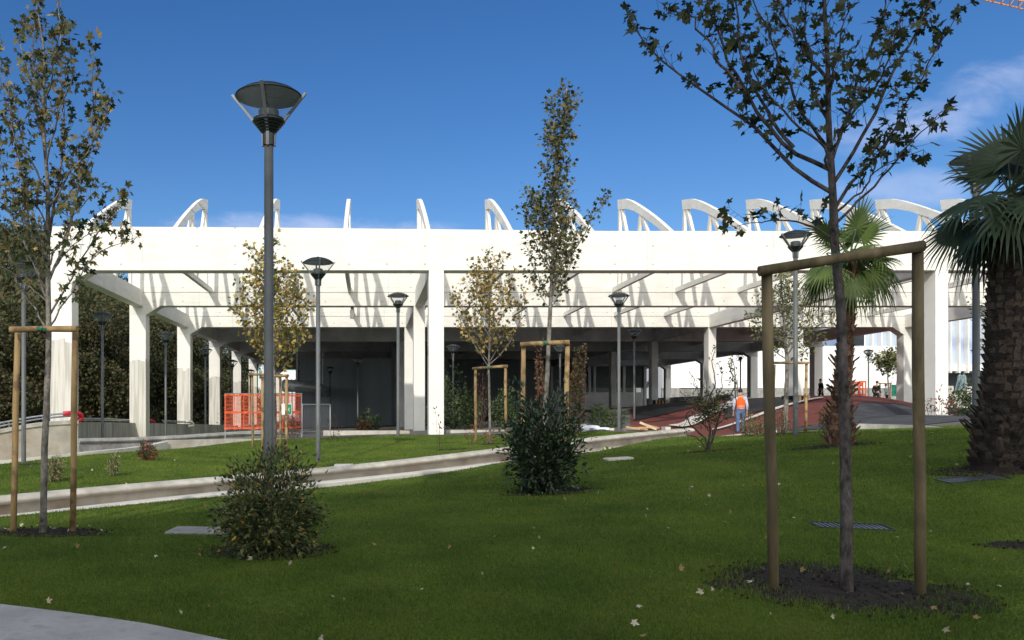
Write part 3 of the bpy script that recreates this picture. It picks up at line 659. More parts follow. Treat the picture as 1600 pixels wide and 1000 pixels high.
# ================================================================== the hall
XC = [-11.075, 2.47, 20.70, 32.5]; WC = [.79, .54, .46, .6]
FR = [30 + 10 * i for i in range(8)]
ZS = EYE + 5.12; ZTOP = EYE + 6.58; TH = .70
hall = empty('concrete_hall', (2.47, 30, EYE - .8), 'long open white concrete hall skeleton with curved roof ribs behind the lawn', 'hall')
def topz(x):   # the cornice is very slightly out of level
    return EYE + np.interp(x, [-11.5, -4, 5, 9, 33], [6.70, 6.66, 6.57, 6.53, 6.53])
for fi, d in enumerate(FR):
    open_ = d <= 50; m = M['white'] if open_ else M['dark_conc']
    x0, x1 = -11.47, (43.0 if d in (30, 40) else 32.8)
    mb = MB()
    # beam with chamfered haunches at the end columns; the outline is one polygon
    ci = -11.47 + .79
    poly = [(x0, ZS - .44), (ci + .003, ZS - .44), (ci + .70, ZS), (31.5, ZS), (32.2, ZS - .45), (32.8, ZS - .45)] if x1 < 40 else [(x0, ZS - .44), (ci + .003, ZS - .44), (ci + .70, ZS), (x1, ZS)]
    up_ = 0 if d == 30 else .95
    top = [(q, float(topz(q)) + up_) for q in (x1, 9, 5, -4, x0)]
    mb.prism(poly + top, 'y', d, d + TH); beam_ = mb.build('beam', m, hall)
    if open_:
        sb = MB(); sb.box(x0 + .01, x1 - .01, d - .012, d + .3, EYE + 5.755, EYE + 5.775) if d > 30 else None
        if d > 30: sb.build('beam_joint', M['conc_grey'], beam_)
        dr = MB()
    for ci_, (xc, w) in enumerate(zip(XC, WC)):
        if ci_ == 3 and d in (30,): continue
        zb = gz(xc, d + .3) - .5; zt = ZS - .44 if ci_ in (0,) or (ci_ == 3 and x1 < 40) else ZS
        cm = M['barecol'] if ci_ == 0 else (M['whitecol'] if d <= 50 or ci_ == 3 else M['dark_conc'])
        c = MB(); c.box(xc - w / 2, xc + w / 2, d + .004, d + TH - .004, zb, zt + .002, .012); c.build('column', cm, hall)
# deep tie beams along the column lines
for xc, w in zip(XC, (.5, .42, .4, .5)):
    for fi in range(7):
        d0 = FR[fi] + TH - .02; d1 = FR[fi + 1] + .02
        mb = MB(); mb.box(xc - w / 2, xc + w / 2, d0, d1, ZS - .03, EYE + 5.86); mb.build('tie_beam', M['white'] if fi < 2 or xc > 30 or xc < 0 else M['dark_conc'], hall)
# bracket haunch under tie beams at the first columns
# curved roof ribs (open Warren ribs) between the first frames
def arc_top(t):  # t: distance back from the tall end (m) -> height above eye
    ts = [0, 1.1, 2.0, 3.1, 4.3, 5.2, 6.0, 6.9, 8.3]; zs_ = [9.99, 9.76, 9.44, 8.95, 8.38, 7.93, 7.50, 7.0, 6.2]
    return float(np.interp(t, ts, zs_))
def rib_mesh(xc, d_end, th):
    """d_end: depth of the tall end"""
    mb = MB(); E = EYE
    N_ = 22; outer = []; inner = []
    for q in range(N_ + 1):
        t = 8.3 * q / N_; dy = .02; outer.append((d_end - t, E + arc_top(t)))
    for q in range(N_ + 1):
        t = 8.3 * q / N_
        s = (arc_top(min(8.3, t + .1)) - arc_top(max(0, t - .1))) / (min(8.3, t + .1) - max(0, t - .1)); L_ = math.hypot(1, s)
        # square-off 0.48 m below the top edge; stays inside the tall end
        inner.append((min(d_end, d_end - t + .50 * s / L_ * 1.0), E + arc_top(t) - .50 / L_))
    # smooth curves
    mb.prism(outer + inner[::-1], 'x', xc - th / 2, xc + th / 2)
    zb = E + 5.98
    mb.box(xc - th / 2 - .002, xc + th / 2 + .002, d_end - 8.3, d_end + 1.0, E + 5.76, zb)       # bottom chord
    # V struts: apex up on the arc, feet on the chord
    def strut(d0, z0, d1, z1, w0, w1, k):
        a = Vector((0, d0, z0)); b = Vector((0, d1, z1)); t = (b - a).normalized(); nn = Vector((0, -t.z, t.y)); h = th / 2 - .012 - .004 * k
        vs = [(xc + sx * h, p.y + nn.y * sg * w_, p.z + nn.z * sg * w_) for p, w_ in ((a, w0), (b, w1)) for sx, sg in ((-1, -1), (1, -1), (1, 1), (-1, 1))]
        mb.add(vs, [(0, 1, 2, 3), (7, 6, 5, 4), (0, 4, 5, 1), (1, 5, 6, 2), (2, 6, 7, 3), (3, 7, 4, 0)])
    strut(d_end - .22, E + 9.75, d_end - .02, zb - .02, .10, .09, 0)
    strut(d_end - .42, E + 9.55, d_end - 2.35, zb - .02, .09, .10, 1)
    strut(d_end - 3.15, E + 8.55, d_end - 2.35, zb - .02, .10, .10, 2)
    strut(d_end - 3.35, E + 8.45, d_end - 5.3, zb - .02, .10, .10, 3)
    strut(d_end - 6.0, E + 7.2, d_end - 5.3, zb - .02, .14, .14, 4)
    # fillets: small wedges rounding the openings under the arc
    for (dd, zz, sg) in ():
        mb.prism([(d_end - dd, E + zz + .12), (d_end - dd + sg * .30, E + zz + .12 - .13 * sg), (d_end - dd + sg * .02, E + zz - .34)], 'x', xc - th / 2 + .016, xc + th / 2 - .016)
    return mb
ENDPX = [206, 325, 438, 549, 657, 764, 869, 972, 1073, 1173, 1273, 1376, 1478, 1580]
RX = [(p - VX) * 39 / F for p in ENDPX]
for x in RX:
    xc = x - .1 if x > 0 else x - .1
    for de in (39.15, 49.15):
        r_ = rib_mesh(xc, de, .16); r_.build('roof_rib', M['white'], hall)
# ceiling joists and slab over the covered part
for fi in range(2, 7):
    for x in RX[::2]:
        mb = MB(); mb.box(x - .12, x + .12, FR[fi] + TH, FR[fi + 1], EYE + 5.55, EYE + 6.1); mb.build('ceiling_joist', M['dark_conc'], hall)
mb = MB(); mb.box(-11.4, 32.7, 50.75, 101.2, EYE + 6.12, EYE + 6.45); mb.build('roof_slab', M['dark_conc'], hall)
# board hangers / small ceiling lamps seen under the beams
for (px, py, d) in ((550, 484, 40.3), (662, 470, 40.3), (1060, 523, 56), (1087, 519, 54), (1009, 541, 62), (1100, 533, 57)):
    a = P(px, py, d); mb = MB(); mb.box(a.x - .1, a.x + .1, a.y - .1, a.y + .1, a.z - .42, a.z, .02); mb.box(a.x - .02, a.x + .02, a.y - .02, a.y + .02, a.z - .01, ZS + .75)
    mb.build('ceiling_lamp', M['conc_grey'] if d < 45 else M['dark_conc'], hall)
# back walls of the covered part
def hwall(px0, px1, d0, y0, y1, m, nm='back_wall', th=.3):
    a = P(px0, y0, d0); b = P(px1, y1, d0); mb = MB(); mb.box(a.x, b.x, d0, d0 + th, b.z, a.z); return mb.build(nm, m, hall)
hwall(462, 1010, 101.3, 560, 668, M['darkwall'])
hwall(468, 612, 64, 560, 680, M['darkwall'], 'partition_wall')
mb = MB(); mb.box(P(612, 0, 64).x, P(612, 0, 64).x + .3, 64.3, 90, 0, ZS + .3); mb.build('partition_wall', M['darkwall'], hall)
hwall(640, 700, 66, 560, 672, M['darkwall'], 'partition_wall')
hwall(700, 860, 78, 565, 672, M['darkwall'], 'partition_wall')
hwall(860, 1010, 84, 572, 606, M['darkglass'], 'dark_window', .1)
hwall(860, 1005, 83.5, 613, 652, M['dark_conc'], 'inner_parapet', .3)
for px in (862, 921, 929, 975, 1008):
    a = P(px, 0, 83.8); mb = MB(); mb.box(a.x - .12, a.x + .12, 83.7, 84.0, .6, EYE + 4.6); mb.build('mullion', M['dark_conc'], hall)
# side plinth wall closing the hall on its right flank, half height
mb = MB(); mb.box(32.7, 33.0, 75, 101, 0, EYE + 1.6); mb.build('side_parapet', M['dark_conc'], hall)
# timber-battened dark wraps round column feet
def wrap(px0, px1, d, y0, y1, label):
    a = P(px0, y0, d); b = P(px1, y1, d); root = empty('column_guard', ((a.x + b.x) / 2, d, b.z), label, 'column guard', 'battened guards round column feet')
    mb = MB(); mb.box(a.x, b.x, d, d + 1.1, b.z, a.z, .02); mb.build('membrane', M['black'], root)
    for q in range(4):
        x = a.x + (b.x - a.x) * (q + .5) / 4; c = MB(); c.box(x - .05, x + .05, d - .05, d - .003, b.z, a.z + .03); c.build('batten', M['plank'], root)
wrap(1239, 1267, 39.6, 618, 655, 'black guard with pale timber battens round the column foot behind the tall lamp')
wrap(1023, 1043, 59.6, 625, 652, 'dark guard with timber battens round the column foot inside the hall')

# ================================================================== beyond: buildings
b = P(1060, 543, 108)
ww = empty('white_building', (52, 108, 2), 'long blank white rendered building seen through the hall on the right', 'building')
mb = MB(); mb.box(b.x - 2, P(1402, 0, 108).x, 108, 116, .8, b.z + .2); mb.build('wall', M['whitewall'], ww)
mb = MB(); mb.box(b.x - 2.3, P(1402, 0, 108).x, 107.4, 107.8, .5, P(0, 606, 107.4).z); mb.build('base_parapet', M['conc_grey'], ww)
mb = MB()
a = P(1340, 512, 107.9); mb.box(a.x - 2, P(1350, 0, 107.9).x, 107.85, 107.99, P(0, 540, 108).z, P(0, 515, 108).z)
mb.build('window_band', M['darkglass'], ww)
fb = empty('ribbed_building', (78, 92, 3), 'pale blue building with tall white vertical ribs raised over a dark undercroft at right', 'building')
D_ = 120; fx0, fx1 = P(1342, 0, D_).x, P(1680, 0, D_).x
mb = MB(); mb.box(fx0, fx1, D_, D_ + 10, P(0, 575, D_).z, EYE + 17.5); mb.build('cladding', M['paleblue'], fb)
mb = MB(); mb.box(fx0 - .2, fx1, D_ - .4, D_ + 10.1, P(0, 580, D_).z, P(0, 570, D_).z); mb.build('sill_band', M['whitecol'], fb)
for q in range(24):
    x = fx0 + .3 + q * 1.24
    if x > fx1: break
    c = MB(); c.box(x - .10, x + .10, D_ - .9, D_ - .02, P(0, 583, D_).z, EYE + 17.4); c.build('rib', M['whitecol'], fb)
mb = MB(); mb.box(fx0 + 4, fx1, D_ + 6, D_ + 6.3, 1.9, P(0, 580, D_).z); mb.build('undercroft_wall', M['darkwall'], fb)
for q in range(4):
    x = fx0 + 5 + q * 6; c = MB(); c.box(x - .25, x + .25, D_ + 3, D_ + 3.5, 1.0, P(0, 578, D_).z); c.build('pillar', M['conc_grey'], fb)
wl_b = empty('white_building', (-22, 135, 0), 'white slatted building glimpsed far down the left side of the hall', 'building')
mb = MB(); mb.box(P(405, 0, 128).x, P(464, 0, 128).x + 3, 128, 136, -.5, P(0, 580, 128).z); mb.build('wall', M['whitewall'], wl_b)
for q in range(12):
    x = P(405, 0, 127).x + .4 + q * .55; c = MB(); c.box(x, x + .12, 127.6, 127.98, -.5, P(0, 592, 128).z); c.build('slat', M['steel'], wl_b)

# unseen block added behind the viewpoint, its top shaped to shade the near lawn
def sunback(p, t): return Vector((p[0] - SUN_DIR.x / SUN_DIR.y * t, p[1] - t, p[2] - SUN_DIR.z / SUN_DIR.y * t))
def sunback_(x, y, z): return sunback(Vector((x, y, z)), 38)
E_ = [sunback_(-5.6, 8.6, .2), sunback_(6.5, 20.9, .9), sunback_(15.5, 19.4, 1.2)]
ob = empty('shade_block', (E_[1].x, E_[1].y, 0), 'tall plain block added behind the viewpoint to shade the near lawn', 'building')
def quadbox(mb, a, b_, z0, za, zb, nrm, t0, t1):
    vs = []
    for top in (0, 1):
        for p, zt_ in ((a, za), (b_, zb)):
            for t in (t0, t1): vs.append((p.x + nrm.x * t, p.y + nrm.y * t, zt_ if top else z0))
    mb.add(vs, [(0, 1, 3, 2), (4, 6, 7, 5), (0, 2, 6, 4), (1, 5, 7, 3), (0, 4, 5, 1), (2, 3, 7, 6)])
for a, b_, ext0, ext1 in ((E_[0], E_[1], 12, 0), (E_[1], E_[2], 0, 2.5)):
    dv = Vector((b_.x - a.x, b_.y - a.y, 0)).normalized(); nv = Vector((dv.y, -dv.x, 0)); slope = (b_.z - a.z) / (Vector((b_.x - a.x, b_.y - a.y, 0)).length)
    a2 = a - dv * ext0; b2 = b_ + dv * ext1
    mb = MB(); quadbox(mb, a2, b2, 0, a.z - slope * ext0, b_.z + slope * ext1, nv, 0, 9); mb.build('wall', M['conc_grey'], ob)
    n_ = int((b2 - a2).length / 4.2)
    for r_ in range(6):
        for q in range(n_):
            w0 = a2 + dv * (1.2 + q * 4.2); w1 = w0 + dv * 2.2; c = MB(); quadbox(c, w0, w1, 2 + r_ * 3.4, 3.7 + r_ * 3.4, 3.7 + r_ * 3.4, nv, -.05, .02); c.build('window', M['darkglass'], ob)
# ================================================================== lamps
def make_lamp(H=4.9):
    root = empty('park_lamp', (0, 0, 0)); r = .054
    mb = MB(); mb.tube([(0, 0, -.3), (0, 0, .02), (0, 0, H - .56)], [r * 1.02, r * 1.02, r * .93], 16); pole_ = mb.build('pole', M['post'], root, True, loc='local')
    mb = MB(); mb.box(-.035, .035, -r - .012, -r + .02, .55, .95, .008); mb.build('service_door', M['post'], pole_, loc='local')
    # ribbed cone collar
    prof = [(r + .012, H - .66), (r + .012, H - .53)]
    for k in range(5):
        q = .075 + .022 * k; z = H - .53 + .027 * k
        prof += [(q, z), (q + .017, z + .016), (q + .004, z + .021)]
    prof += [(.165, H - .39), (.17, H - .375), (.06, H - .375)]
    mb = MB(); mb.lathe(prof, 24); col_ = mb.build('collar', M['lampdark'], root, loc='local')
    mb = MB(); mb.lathe([(.112, H - .38), (.112, H - .285), (.085, H - .27), (.0001, H - .27)], 20); mb.build('lamp_unit', M['lampdark'], col_, loc='local')
    # domed canopy with a dished, ringed underside
    mb = MB(); mb.lathe([(.0001, H), (.10, H - .008), (.20, H - .032), (.29, H - .072), (.362, H - .122), (.368, H - .132), (.35, H - .132), (.25, H - .10), (.15, H - .082), (.12, H - .096), (.05, H - .09), (.0001, H - .085)], 32)
    can_ = mb.build('canopy', M['lampdark'], root, True, loc='local')
    mb = MB(); mb.lathe([(.155, H - .385), (.357, H - .14)], 28, closed=True); mb.build('diffuser', M['diffuser'], root, True, loc='local')
    for k in range(4):
        a = k * math.pi / 2; c, s = math.cos(a), math.sin(a); mb = MB()
        path = [(r + .008, H - .67), (r + .012, H - .52), (.405, H - .10)]
        for (r0, z0), (r1, z1) in zip(path[:-1], path[1:]):
            mb.beam((r0 * c, r0 * s, z0), (r1 * c, r1 * s, z1), .026 if k >= 0 else 0, .034, up=(-s, c, 0))
        mb.build('arm', M['lampfin'], root, loc='local')
    mb = MB(); mb.tube([(0, 0, H - .01), (0, 0, H + .02)], .014, 8); mb.build('finial', M['lampdark'], can_, loc='local')
    return root
LAMPS = [  # px, top y, base y, distance, turn, label
    (420, 133, 850, 9.1, -4, 'nearest and tallest-looking lamp post, rising out of the yellow-flecked bush'),
    (497, 402, 721, 19.6, 10, 'lamp post on the sunlit lawn just right of the nearest lamp'),
    (622, 457, 681, 28.0, 38, 'lamp post just left of the middle white column'),
    (967, 457, 672, 29.0, 20, 'lamp post beside the sacks and planks, right of the tall staked maple'),
    (991, 514, 657, 44.0, 5, 'shorter-looking lamp post right behind the planks, inside the hall edge'),
    (708, 538, 670, 48.0, 12, 'lamp post in the shade just right of the middle white column'),
    (875, 539, 668, 48.5, 12, 'lamp post in the shade seen between the stakes of the tall maple'),
    (559, 558, 671, 56.0, 0, 'faint lamp post in front of the dark partition left of the middle column'),
    (516, 573, 670, 63.0, 30, 'right one of the pair of dim lamp posts deep inside the hall'),
    (508, 583, 668, 73.0, 30, 'left one of the pair of dim lamp posts deep inside the hall'),
    (160, 487, 688, 32.0, 25, 'lamp post between the two foremost left hall columns'),
    (259, 518, 683, 39.0, 25, 'lamp post between the second and third left hall columns'),
    (321, 543, 679, 47.0, 25, 'lamp post against the fourth left hall column'),
    (363, 562, 676, 55.5, 25, 'lamp post above the left end of the orange fence'),
    (391, 577, 674, 64.0, 25, 'small lamp head above the orange fence, left of the staked yellow tree'),
    (37, 408, 727, 20.0, 35, 'lamp post behind the left stake of the near left tree'),
    (1243, 360, 680, 20.3, 15, 'lamp post left of the small palm, in front of the red paving'),
    (1357, 546, 632, 62.0, 10, 'dark lamp post on the crest of the mound beside the two distant men'),
    (1525, 237, 706, 13.6, 40, 'lamp post standing right behind the fronds of the big palm'),
    (1157, 552, 632, 66.0, 0, 'thin greenish lamp post behind the man in the orange vest'),
]
lamp0 = make_lamp()
for k, (px, yt, yb, d, rz, label) in enumerate(LAMPS):
    o = lamp0 if k == 0 else copy_tree(lamp0)
    top = P(px, yt, d); o.location = (top.x, d, top.z - 4.9); o.rotation_euler = (0, 0, R(rz))
    gap = (top.z - 4.9) - gz(top.x, d)
    if gap > .25: print('lamp', px, 'floats', round(gap, 2))
    tag(o, label, 'lamp post', 'park lamp posts')

# ================================================================== leaves
def tmpl_maple():
    pts = []; lob = [(-116, .55), (-58, .86), (0, 1.0), (58, .86), (116, .55)]
    seq = []
    for k, (a, r) in enumerate(lob):
        if k == 0: seq.append((-160, .16))
        seq += [(a - 20, r * .70), (a - 9, r * .80), (a, r), (a + 9, r * .80), (a + 20, r * .70)]
        seq.append(((a + (lob[k + 1][0] if k < 4 else 200)) / 2, .42 if k < 4 else .16))
    v = [(0, 0, 0)] + [(r * math.sin(R(a)), r * math.cos(R(a)), -.12 * r * abs(math.sin(R(a)))) for a, r in seq]
    n = len(seq); f = [(0, i, i + 1) for i in range(1, n)]
    return np.array(v), np.array(f)
def tmpl_oval(w=.4):
    v = [(0, 0, 0), (-w / 2, .3, .05), (w / 2, .3, .05), (-w / 2 * .8, .65, .04), (w / 2 * .8, .65, .04), (0, 1, -.02), (0, .3, -.03), (0, .65, -.04)]
    f = [(0, 6, 1), (0, 2, 6), (1, 6, 7), (1, 7, 3), (6, 2, 4), (6, 4, 7), (3, 7, 5), (7, 4, 5)]
    return np.array(v), np.array(f)
def tmpl_simple():
    v = [(0, 0, 0), (-.26, .25, .04), (-.42, .62, 0), (-.12, .6, .05), (0, 1, 0), (.12, .6, .05), (.42, .62, 0), (.26, .25, .04)]
    return np.array(v), np.array([(0, 3, 1), (1, 3, 2), (0, 5, 3), (3, 5, 4), (0, 7, 5), (7, 6, 5)])
def tmpl_tri():
    return np.array([(-.35, 0, 0), (.35, .1, .05), (0, 1, 0)]), np.array([(0, 1, 2)])
TM = {'maple': tmpl_maple(), 'oval': tmpl_oval(), 'narrow': tmpl_oval(.26), 'wide': tmpl_oval(.55), 'simple': tmpl_simple(), 'tri': tmpl_tri()}
def leaves(name, pts, dirs, size, kind, mats, parent=None, droop=.3, spread=1.0, fr=None, loc=None, sv=.35):
    """pts (n,3) leaf bases; dirs (n,3) rough directions; one mesh"""
    pts = np.asarray(pts, float); n = len(pts); tv, tf = TM[kind]
    d = np.asarray(dirs, float) + RNG.normal(size=(n, 3)) * spread; d[:, 2] -= droop
    d /= np.maximum(np.linalg.norm(d, axis=1), 1e-6)[:, None]
    r = RNG.normal(size=(n, 3)) + np.array([0, 0, .6]); u = np.cross(d, r); u /= np.maximum(np.linalg.norm(u, axis=1), 1e-6)[:, None]; w = np.cross(u, d)
    s = size * (1 - sv + 2 * sv * RNG.random(n))
    asp = .72 + .5 * RNG.random(n)[:, None]; curl = (RNG.random(n)[:, None] * .9 - .2)
    tv = np.repeat(tv[None], n, 0).copy(); tv[:, :, 0] *= asp; tv[:, :, 2] -= curl * (tv[:, :, 1] ** 2 * .35 + np.abs(tv[:, :, 0]) ** 1.5 * .4)
    if kind == 'maple': tv[:, 1:, :2] *= 1 + .14 * RNG.normal(size=(n, tv.shape[1] - 1, 1))
    Vt = pts[:, None] + (tv[:, :, 0:1] * u[:, None] + tv[:, :, 1:2] * d[:, None] + tv[:, :, 2:3] * w[:, None]) * s[:, None, None]
    Fa = (tf[None] + (np.arange(n) * tv.shape[1])[:, None, None]).reshape(-1, tf.shape[1])
    mi = None
    if isinstance(mats, (list, tuple)) and len(mats) > 1:
        c = RNG.choice(len(mats), n, p=fr or [1 / len(mats)] * len(mats)); mi = np.repeat(c, len(tf))
    return link(name, Vt.reshape(-1, 3), Fa, mats, parent, mi=mi, loc=loc)

def spline(pts, n=14):
    p = [Vector(q) for q in pts]
    if len(p) < 3: return [p[0].lerp(p[-1], i / n) for i in range(n + 1)]
    p = [p[0] * 2 - p[1]] + p + [p[-1] * 2 - p[-2]]; out = []
    seg = len(p) - 3; m = max(2, n // seg)
    for s in range(seg):
        a, b, c, d = p[s:s + 4]
        for i in range(m):
            t = i / m; out.append(.5 * ((2 * b) + (c - a) * t + (2 * a - 5 * b + 4 * c - d) * t * t + (3 * b - a - 3 * c + d) * t ** 3))
    out.append(p[-2]); return out
def jitter(pl, amt):
    s = random.random() * 100
    return [p + Vector((mnoise.noise(Vector((i * .45, s, 0))), mnoise.noise(Vector((i * .45, s, 5))), mnoise.noise(Vector((i * .45, s, 9))) * .4)) * amt * min(1, i / 3) for i, p in enumerate(pl)]

def tree(name, trunk, branches, label, cat, barkm, leafm, leafkind, leafsize, n_twigs=7, per_twig=5, r0=.05, rb=.016, twig_len=.35,
         group=None, start=.25, upright=.8, fr=None, twigm=None, sides=8, clus=.06, droop=.35, crown_label=None, flare=1.25, petiole=True):
    """trunk: list of points; branches: list of point lists"""
    base = Vector(trunk[0]); root = empty(name, base, label, cat, group)
    mb = MB(); tp = jitter(spline(trunk, 26), r0 * .35); n = len(tp)
    rad = [r0 * (flare if i == 0 else 1) * (1 - .80 * (i / (n - 1)) ** 1.1) for i in range(n)]
    # knots
    rad = [q * (1 + .10 * (mnoise.noise(Vector((i * 1.7, r0 * 90, 0))))) for i, q in enumerate(rad)]
    tp[0] = tp[0] - Vector((0, 0, .08)); mb.tube(tp, rad, 10)
    tips = []; dirs = []
    tw = mb
    def rec(path, r, lvl):
        k = len(path)
        rr = [r * (1 - .78 * i / (k - 1)) for i in range(k)]
        (mb if lvl == 0 and r > .012 else tw).tube(path, rr, sides - 2 if lvl == 0 else 4, cap=False)
        L_ = sum((path[i + 1] - path[i]).length for i in range(k - 1))
        cnt = n_twigs if lvl == 0 else 0
        if lvl == 0:
            cnt = max(2, int(n_twigs * L_))
            for c in range(cnt):
                t = start + (1 - start) * (c + random.random()) / cnt; i = min(k - 2, int(t * (k - 1))); p = path[i].lerp(path[i + 1], t * (k - 1) - i)
                dr = (path[i + 1] - path[i]).normalized(); a = random.random() * 6.283
                side = Vector((math.cos(a), math.sin(a), random.uniform(-.2, .4)))
                dv = (dr * .7 + side * .75 + Vector((0, 0, upright * .6))).normalized(); tl = twig_len * random.uniform(.35, 1.15) * (1.1 - .5 * t)
                q = [p, p + dv * tl * .5 + Vector((0, 0, .02)), p + dv * tl + Vector((0, 0, tl * .15 * upright))]
                rec(spline(q, 4), max(.0022, r * .22), 1)
            put(path[-1], dr, per_twig)
        else:
            for s_ in range(per_twig):
                t = .3 + .7 * (s_ + random.random()) / per_twig; i = min(k - 2, int(t * (k - 1))); p = path[i].lerp(path[i + 1], t * (k - 1) - i)
                put(p, (path[-1] - path[0]).normalized(), 1)
    def put(p, d, m):
        for _ in range(m):
            q = p + Vector((random.gauss(0, clus), random.gauss(0, clus), random.gauss(0, clus))) 
            tips.append(q); dirs.append(d * .4 + (q - p).normalized() * .6)
            if petiole and leafsize > .05: tw.tube([p, q], .0016, 3, cap=False)
    for b_ in branches:
        path = jitter(spline(b_, 16), .04 + rb)
        L_ = sum((path[i + 1] - path[i]).length for i in range(len(path) - 1))
        rec(path, rb * min(1.6, .45 + L_ * .35), 0)
    # leader's own twigs
    rec(tp[int(n * .62):], rad[int(n * .62)] * .9, 0)
    t_ = mb.build('trunk', barkm, root, True)
    cr = leaves('crown', [tuple(p) for p in tips], [tuple(d) for d in dirs], leafsize, leafkind, leafm, root, droop=droop, spread=.55, fr=fr)
    if crown_label: tag(cr, crown_label)
    return root, len(tips)

def px_tree(d, trunk_px, branches_px, spread=.9, **kw):
    tr = [P(x, y, d) for x, y in trunk_px]; brs = []
    for b_ in branches_px:
        off = random.uniform(-spread, spread); n = len(b_)
        brs.append([P(x, y, d + off * (i / (n - 1))) for i, (x, y) in enumerate(b_)])
    # extra branches toward and away from the viewer so that the crown is round
    return tr, brs
def auto_branches(tr, n, r, z0, z1, up=1.6, seed=1, rise=None):
    rs = random.Random(seed); out = []; tr = [Vector(p) for p in tr]; sp = spline(tr, 40)
    for k in range(n):
        t = (k + rs.random() * .8) / n; z = z0 + (z1 - z0) * t; p = min(sp, key=lambda q: abs(q.z - z))
        a = k * 2.4 + rs.uniform(-.5, .5); prof = r(t) * rs.uniform(.75, 1.15)
        dv = Vector((math.cos(a), math.sin(a), 0)) * prof; h = prof * up * rs.uniform(.8, 1.2)
        out.append([p, p + dv * .35 + Vector((0, 0, h * .28)), p + dv * .75 + Vector((0, 0, h * .65)), p + dv + Vector((0, 0, h))])
    return out

# --- near right maple in the shade
d = 6.7
T = [(1322, 927), (1322, 800), (1318, 600), (1308, 420), (1300, 300), (1295, 180), (1290, 60), (1284, -110)]
B = [[(1298, 300), (1240, 262), (1180, 200), (1130, 170), (1060, 115), (1010, 75), (985, 28)],
     [(1297, 265), (1220, 225), (1170, 145), (1130, 70), (1105, 0), (1090, -80)],
     [(1293, 230), (1245, 165), (1215, 95), (1195, 40), (1165, -60)],
     [(1290, 120), (1250, 70), (1220, 10), (1195, -80)],
     [(1300, 250), (1325, 180), (1350, 100), (1375, 30), (1392, -70)],
     [(1300, 290), (1350, 210), (1395, 110), (1430, 50), (1460, -10), (1480, -50)],
     [(1305, 325), (1360, 250), (1400, 200), (1440, 120), (1490, 25)],
     [(1305, 350), (1370, 290), (1420, 225), (1472, 182)],
     [(1303, 372), (1250, 348), (1200, 345), (1158, 352)],
     [(1298, 140), (1312, 70), (1330, -40)],
     [(1158, 140), (1110, 75), (1080, 30), (1046, 22)],
     [(1303, 335), (1345, 300), (1375, 262), (1442, 235)],
     [(1297, 200), (1270, 130), (1262, 50), (1250, -60)],
     [(1296, 240), (1318, 200), (1345, 150), (1420, 20)],
     [(1240, 230), (1200, 175), (1165, 100), (1150, 10), (1140, -60)],
     [(1300, 270), (1280, 230), (1240, 190), (1195, 130), (1160, 60)],
     [(1330, 180), (1370, 130), (1400, 60), (1420, -60)]]
tr, brs = px_tree(d, T, B, 1.0)
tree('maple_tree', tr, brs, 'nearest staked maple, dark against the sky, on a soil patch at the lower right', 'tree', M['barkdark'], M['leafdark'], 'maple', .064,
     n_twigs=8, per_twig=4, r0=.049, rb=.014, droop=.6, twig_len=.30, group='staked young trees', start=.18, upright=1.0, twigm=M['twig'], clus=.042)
# --- near left maple in the sun
d = 9.6
T = [(67, 838), (70, 700), (76, 560), (75, 450), (75, 300), (68, 200), (70, 100), (58, 10)]
B = [[(75, 470), (45, 400), (15, 330), (-20, 270)], [(76, 440), (110, 350), (130, 260), (145, 180), (143, 72)], [(75, 400), (40, 300), (20, 200), (0, 90)],
     [(75, 380), (92, 280), (97, 150), (88, -20)], [(78, 510), (110, 460), (150, 400), (215, 370)], [(78, 492), (120, 420), (165, 345), (195, 310)],
     [(72, 470), (25, 430), (-30, 400)], [(72, 512), (45, 470), (20, 425), (5, 380)], [(74, 330), (110, 270), (150, 215), (175, 165)], [(70, 300), (35, 220), (10, 150), (-20, 60)],
     [(70, 220), (50, 120), (55, 20)], [(75, 350), (110, 300), (140, 240), (160, 150)], [(74, 420), (95, 380), (120, 330), (150, 290)], [(74, 410), (45, 360), (10, 280), (-10, 200)],
     [(72, 260), (90, 190), (110, 130), (105, 60)], [(70, 180), (80, 110), (95, 40)], [(74, 370), (60, 330), (30, 260), (20, 180)], [(75, 455), (55, 420), (40, 350), (35, 290)],
     [(72, 250), (60, 180), (40, 100), (30, 40)], [(76, 430), (120, 380), (175, 350)]]
tr, brs = px_tree(d, T, B, 1.0)
tree('maple_tree', tr, brs, 'staked maple at the far left with its trunk against the first white column', 'tree', M['bark'], [M['leafmaple'], M['leafautumn']], 'maple', .060,
     n_twigs=9, per_twig=5, r0=.041, rb=.012, droop=.6, twig_len=.30, group='staked young trees', start=.15, upright=1.2, fr=[.9, .1], twigm=M['twig'], clus=.042)
# --- tall narrow maple in the middle
d = 19.5; T = [(851, 706), (853, 620), (858, 520), (862, 430), (866, 330), (872, 240), (880, 190), (886, 138)]
tr = [P(x, y, d) for x, y in T]
brs = auto_branches(tr, 40, lambda t: .30 + .42 * math.sin(min(1, t * 1.5 + .18) * math.pi) * (1 - t * .5), tr[0].z + 3.2, tr[-1].z - .7, 1.9, 5)
brs.append([P(868, 420, d), P(905, 380, d), P(925, 345, d - .2), P(948, 312, d - .3)]); brs.append([P(864, 400, d), P(835, 350, d), P(828, 300, d + .2)])
tree('maple_tree', tr, brs, 'tall narrow staked maple rising behind the dark laurel bush', 'tree', M['bark'], [M['leafmaple'], M['leafautumn']], 'simple', .105,
     n_twigs=9, per_twig=7, r0=.062, rb=.016, twig_len=.30, group='staked young trees', start=.12, upright=1.3, fr=[.93, .07], twigm=M['twig'], clus=.07)
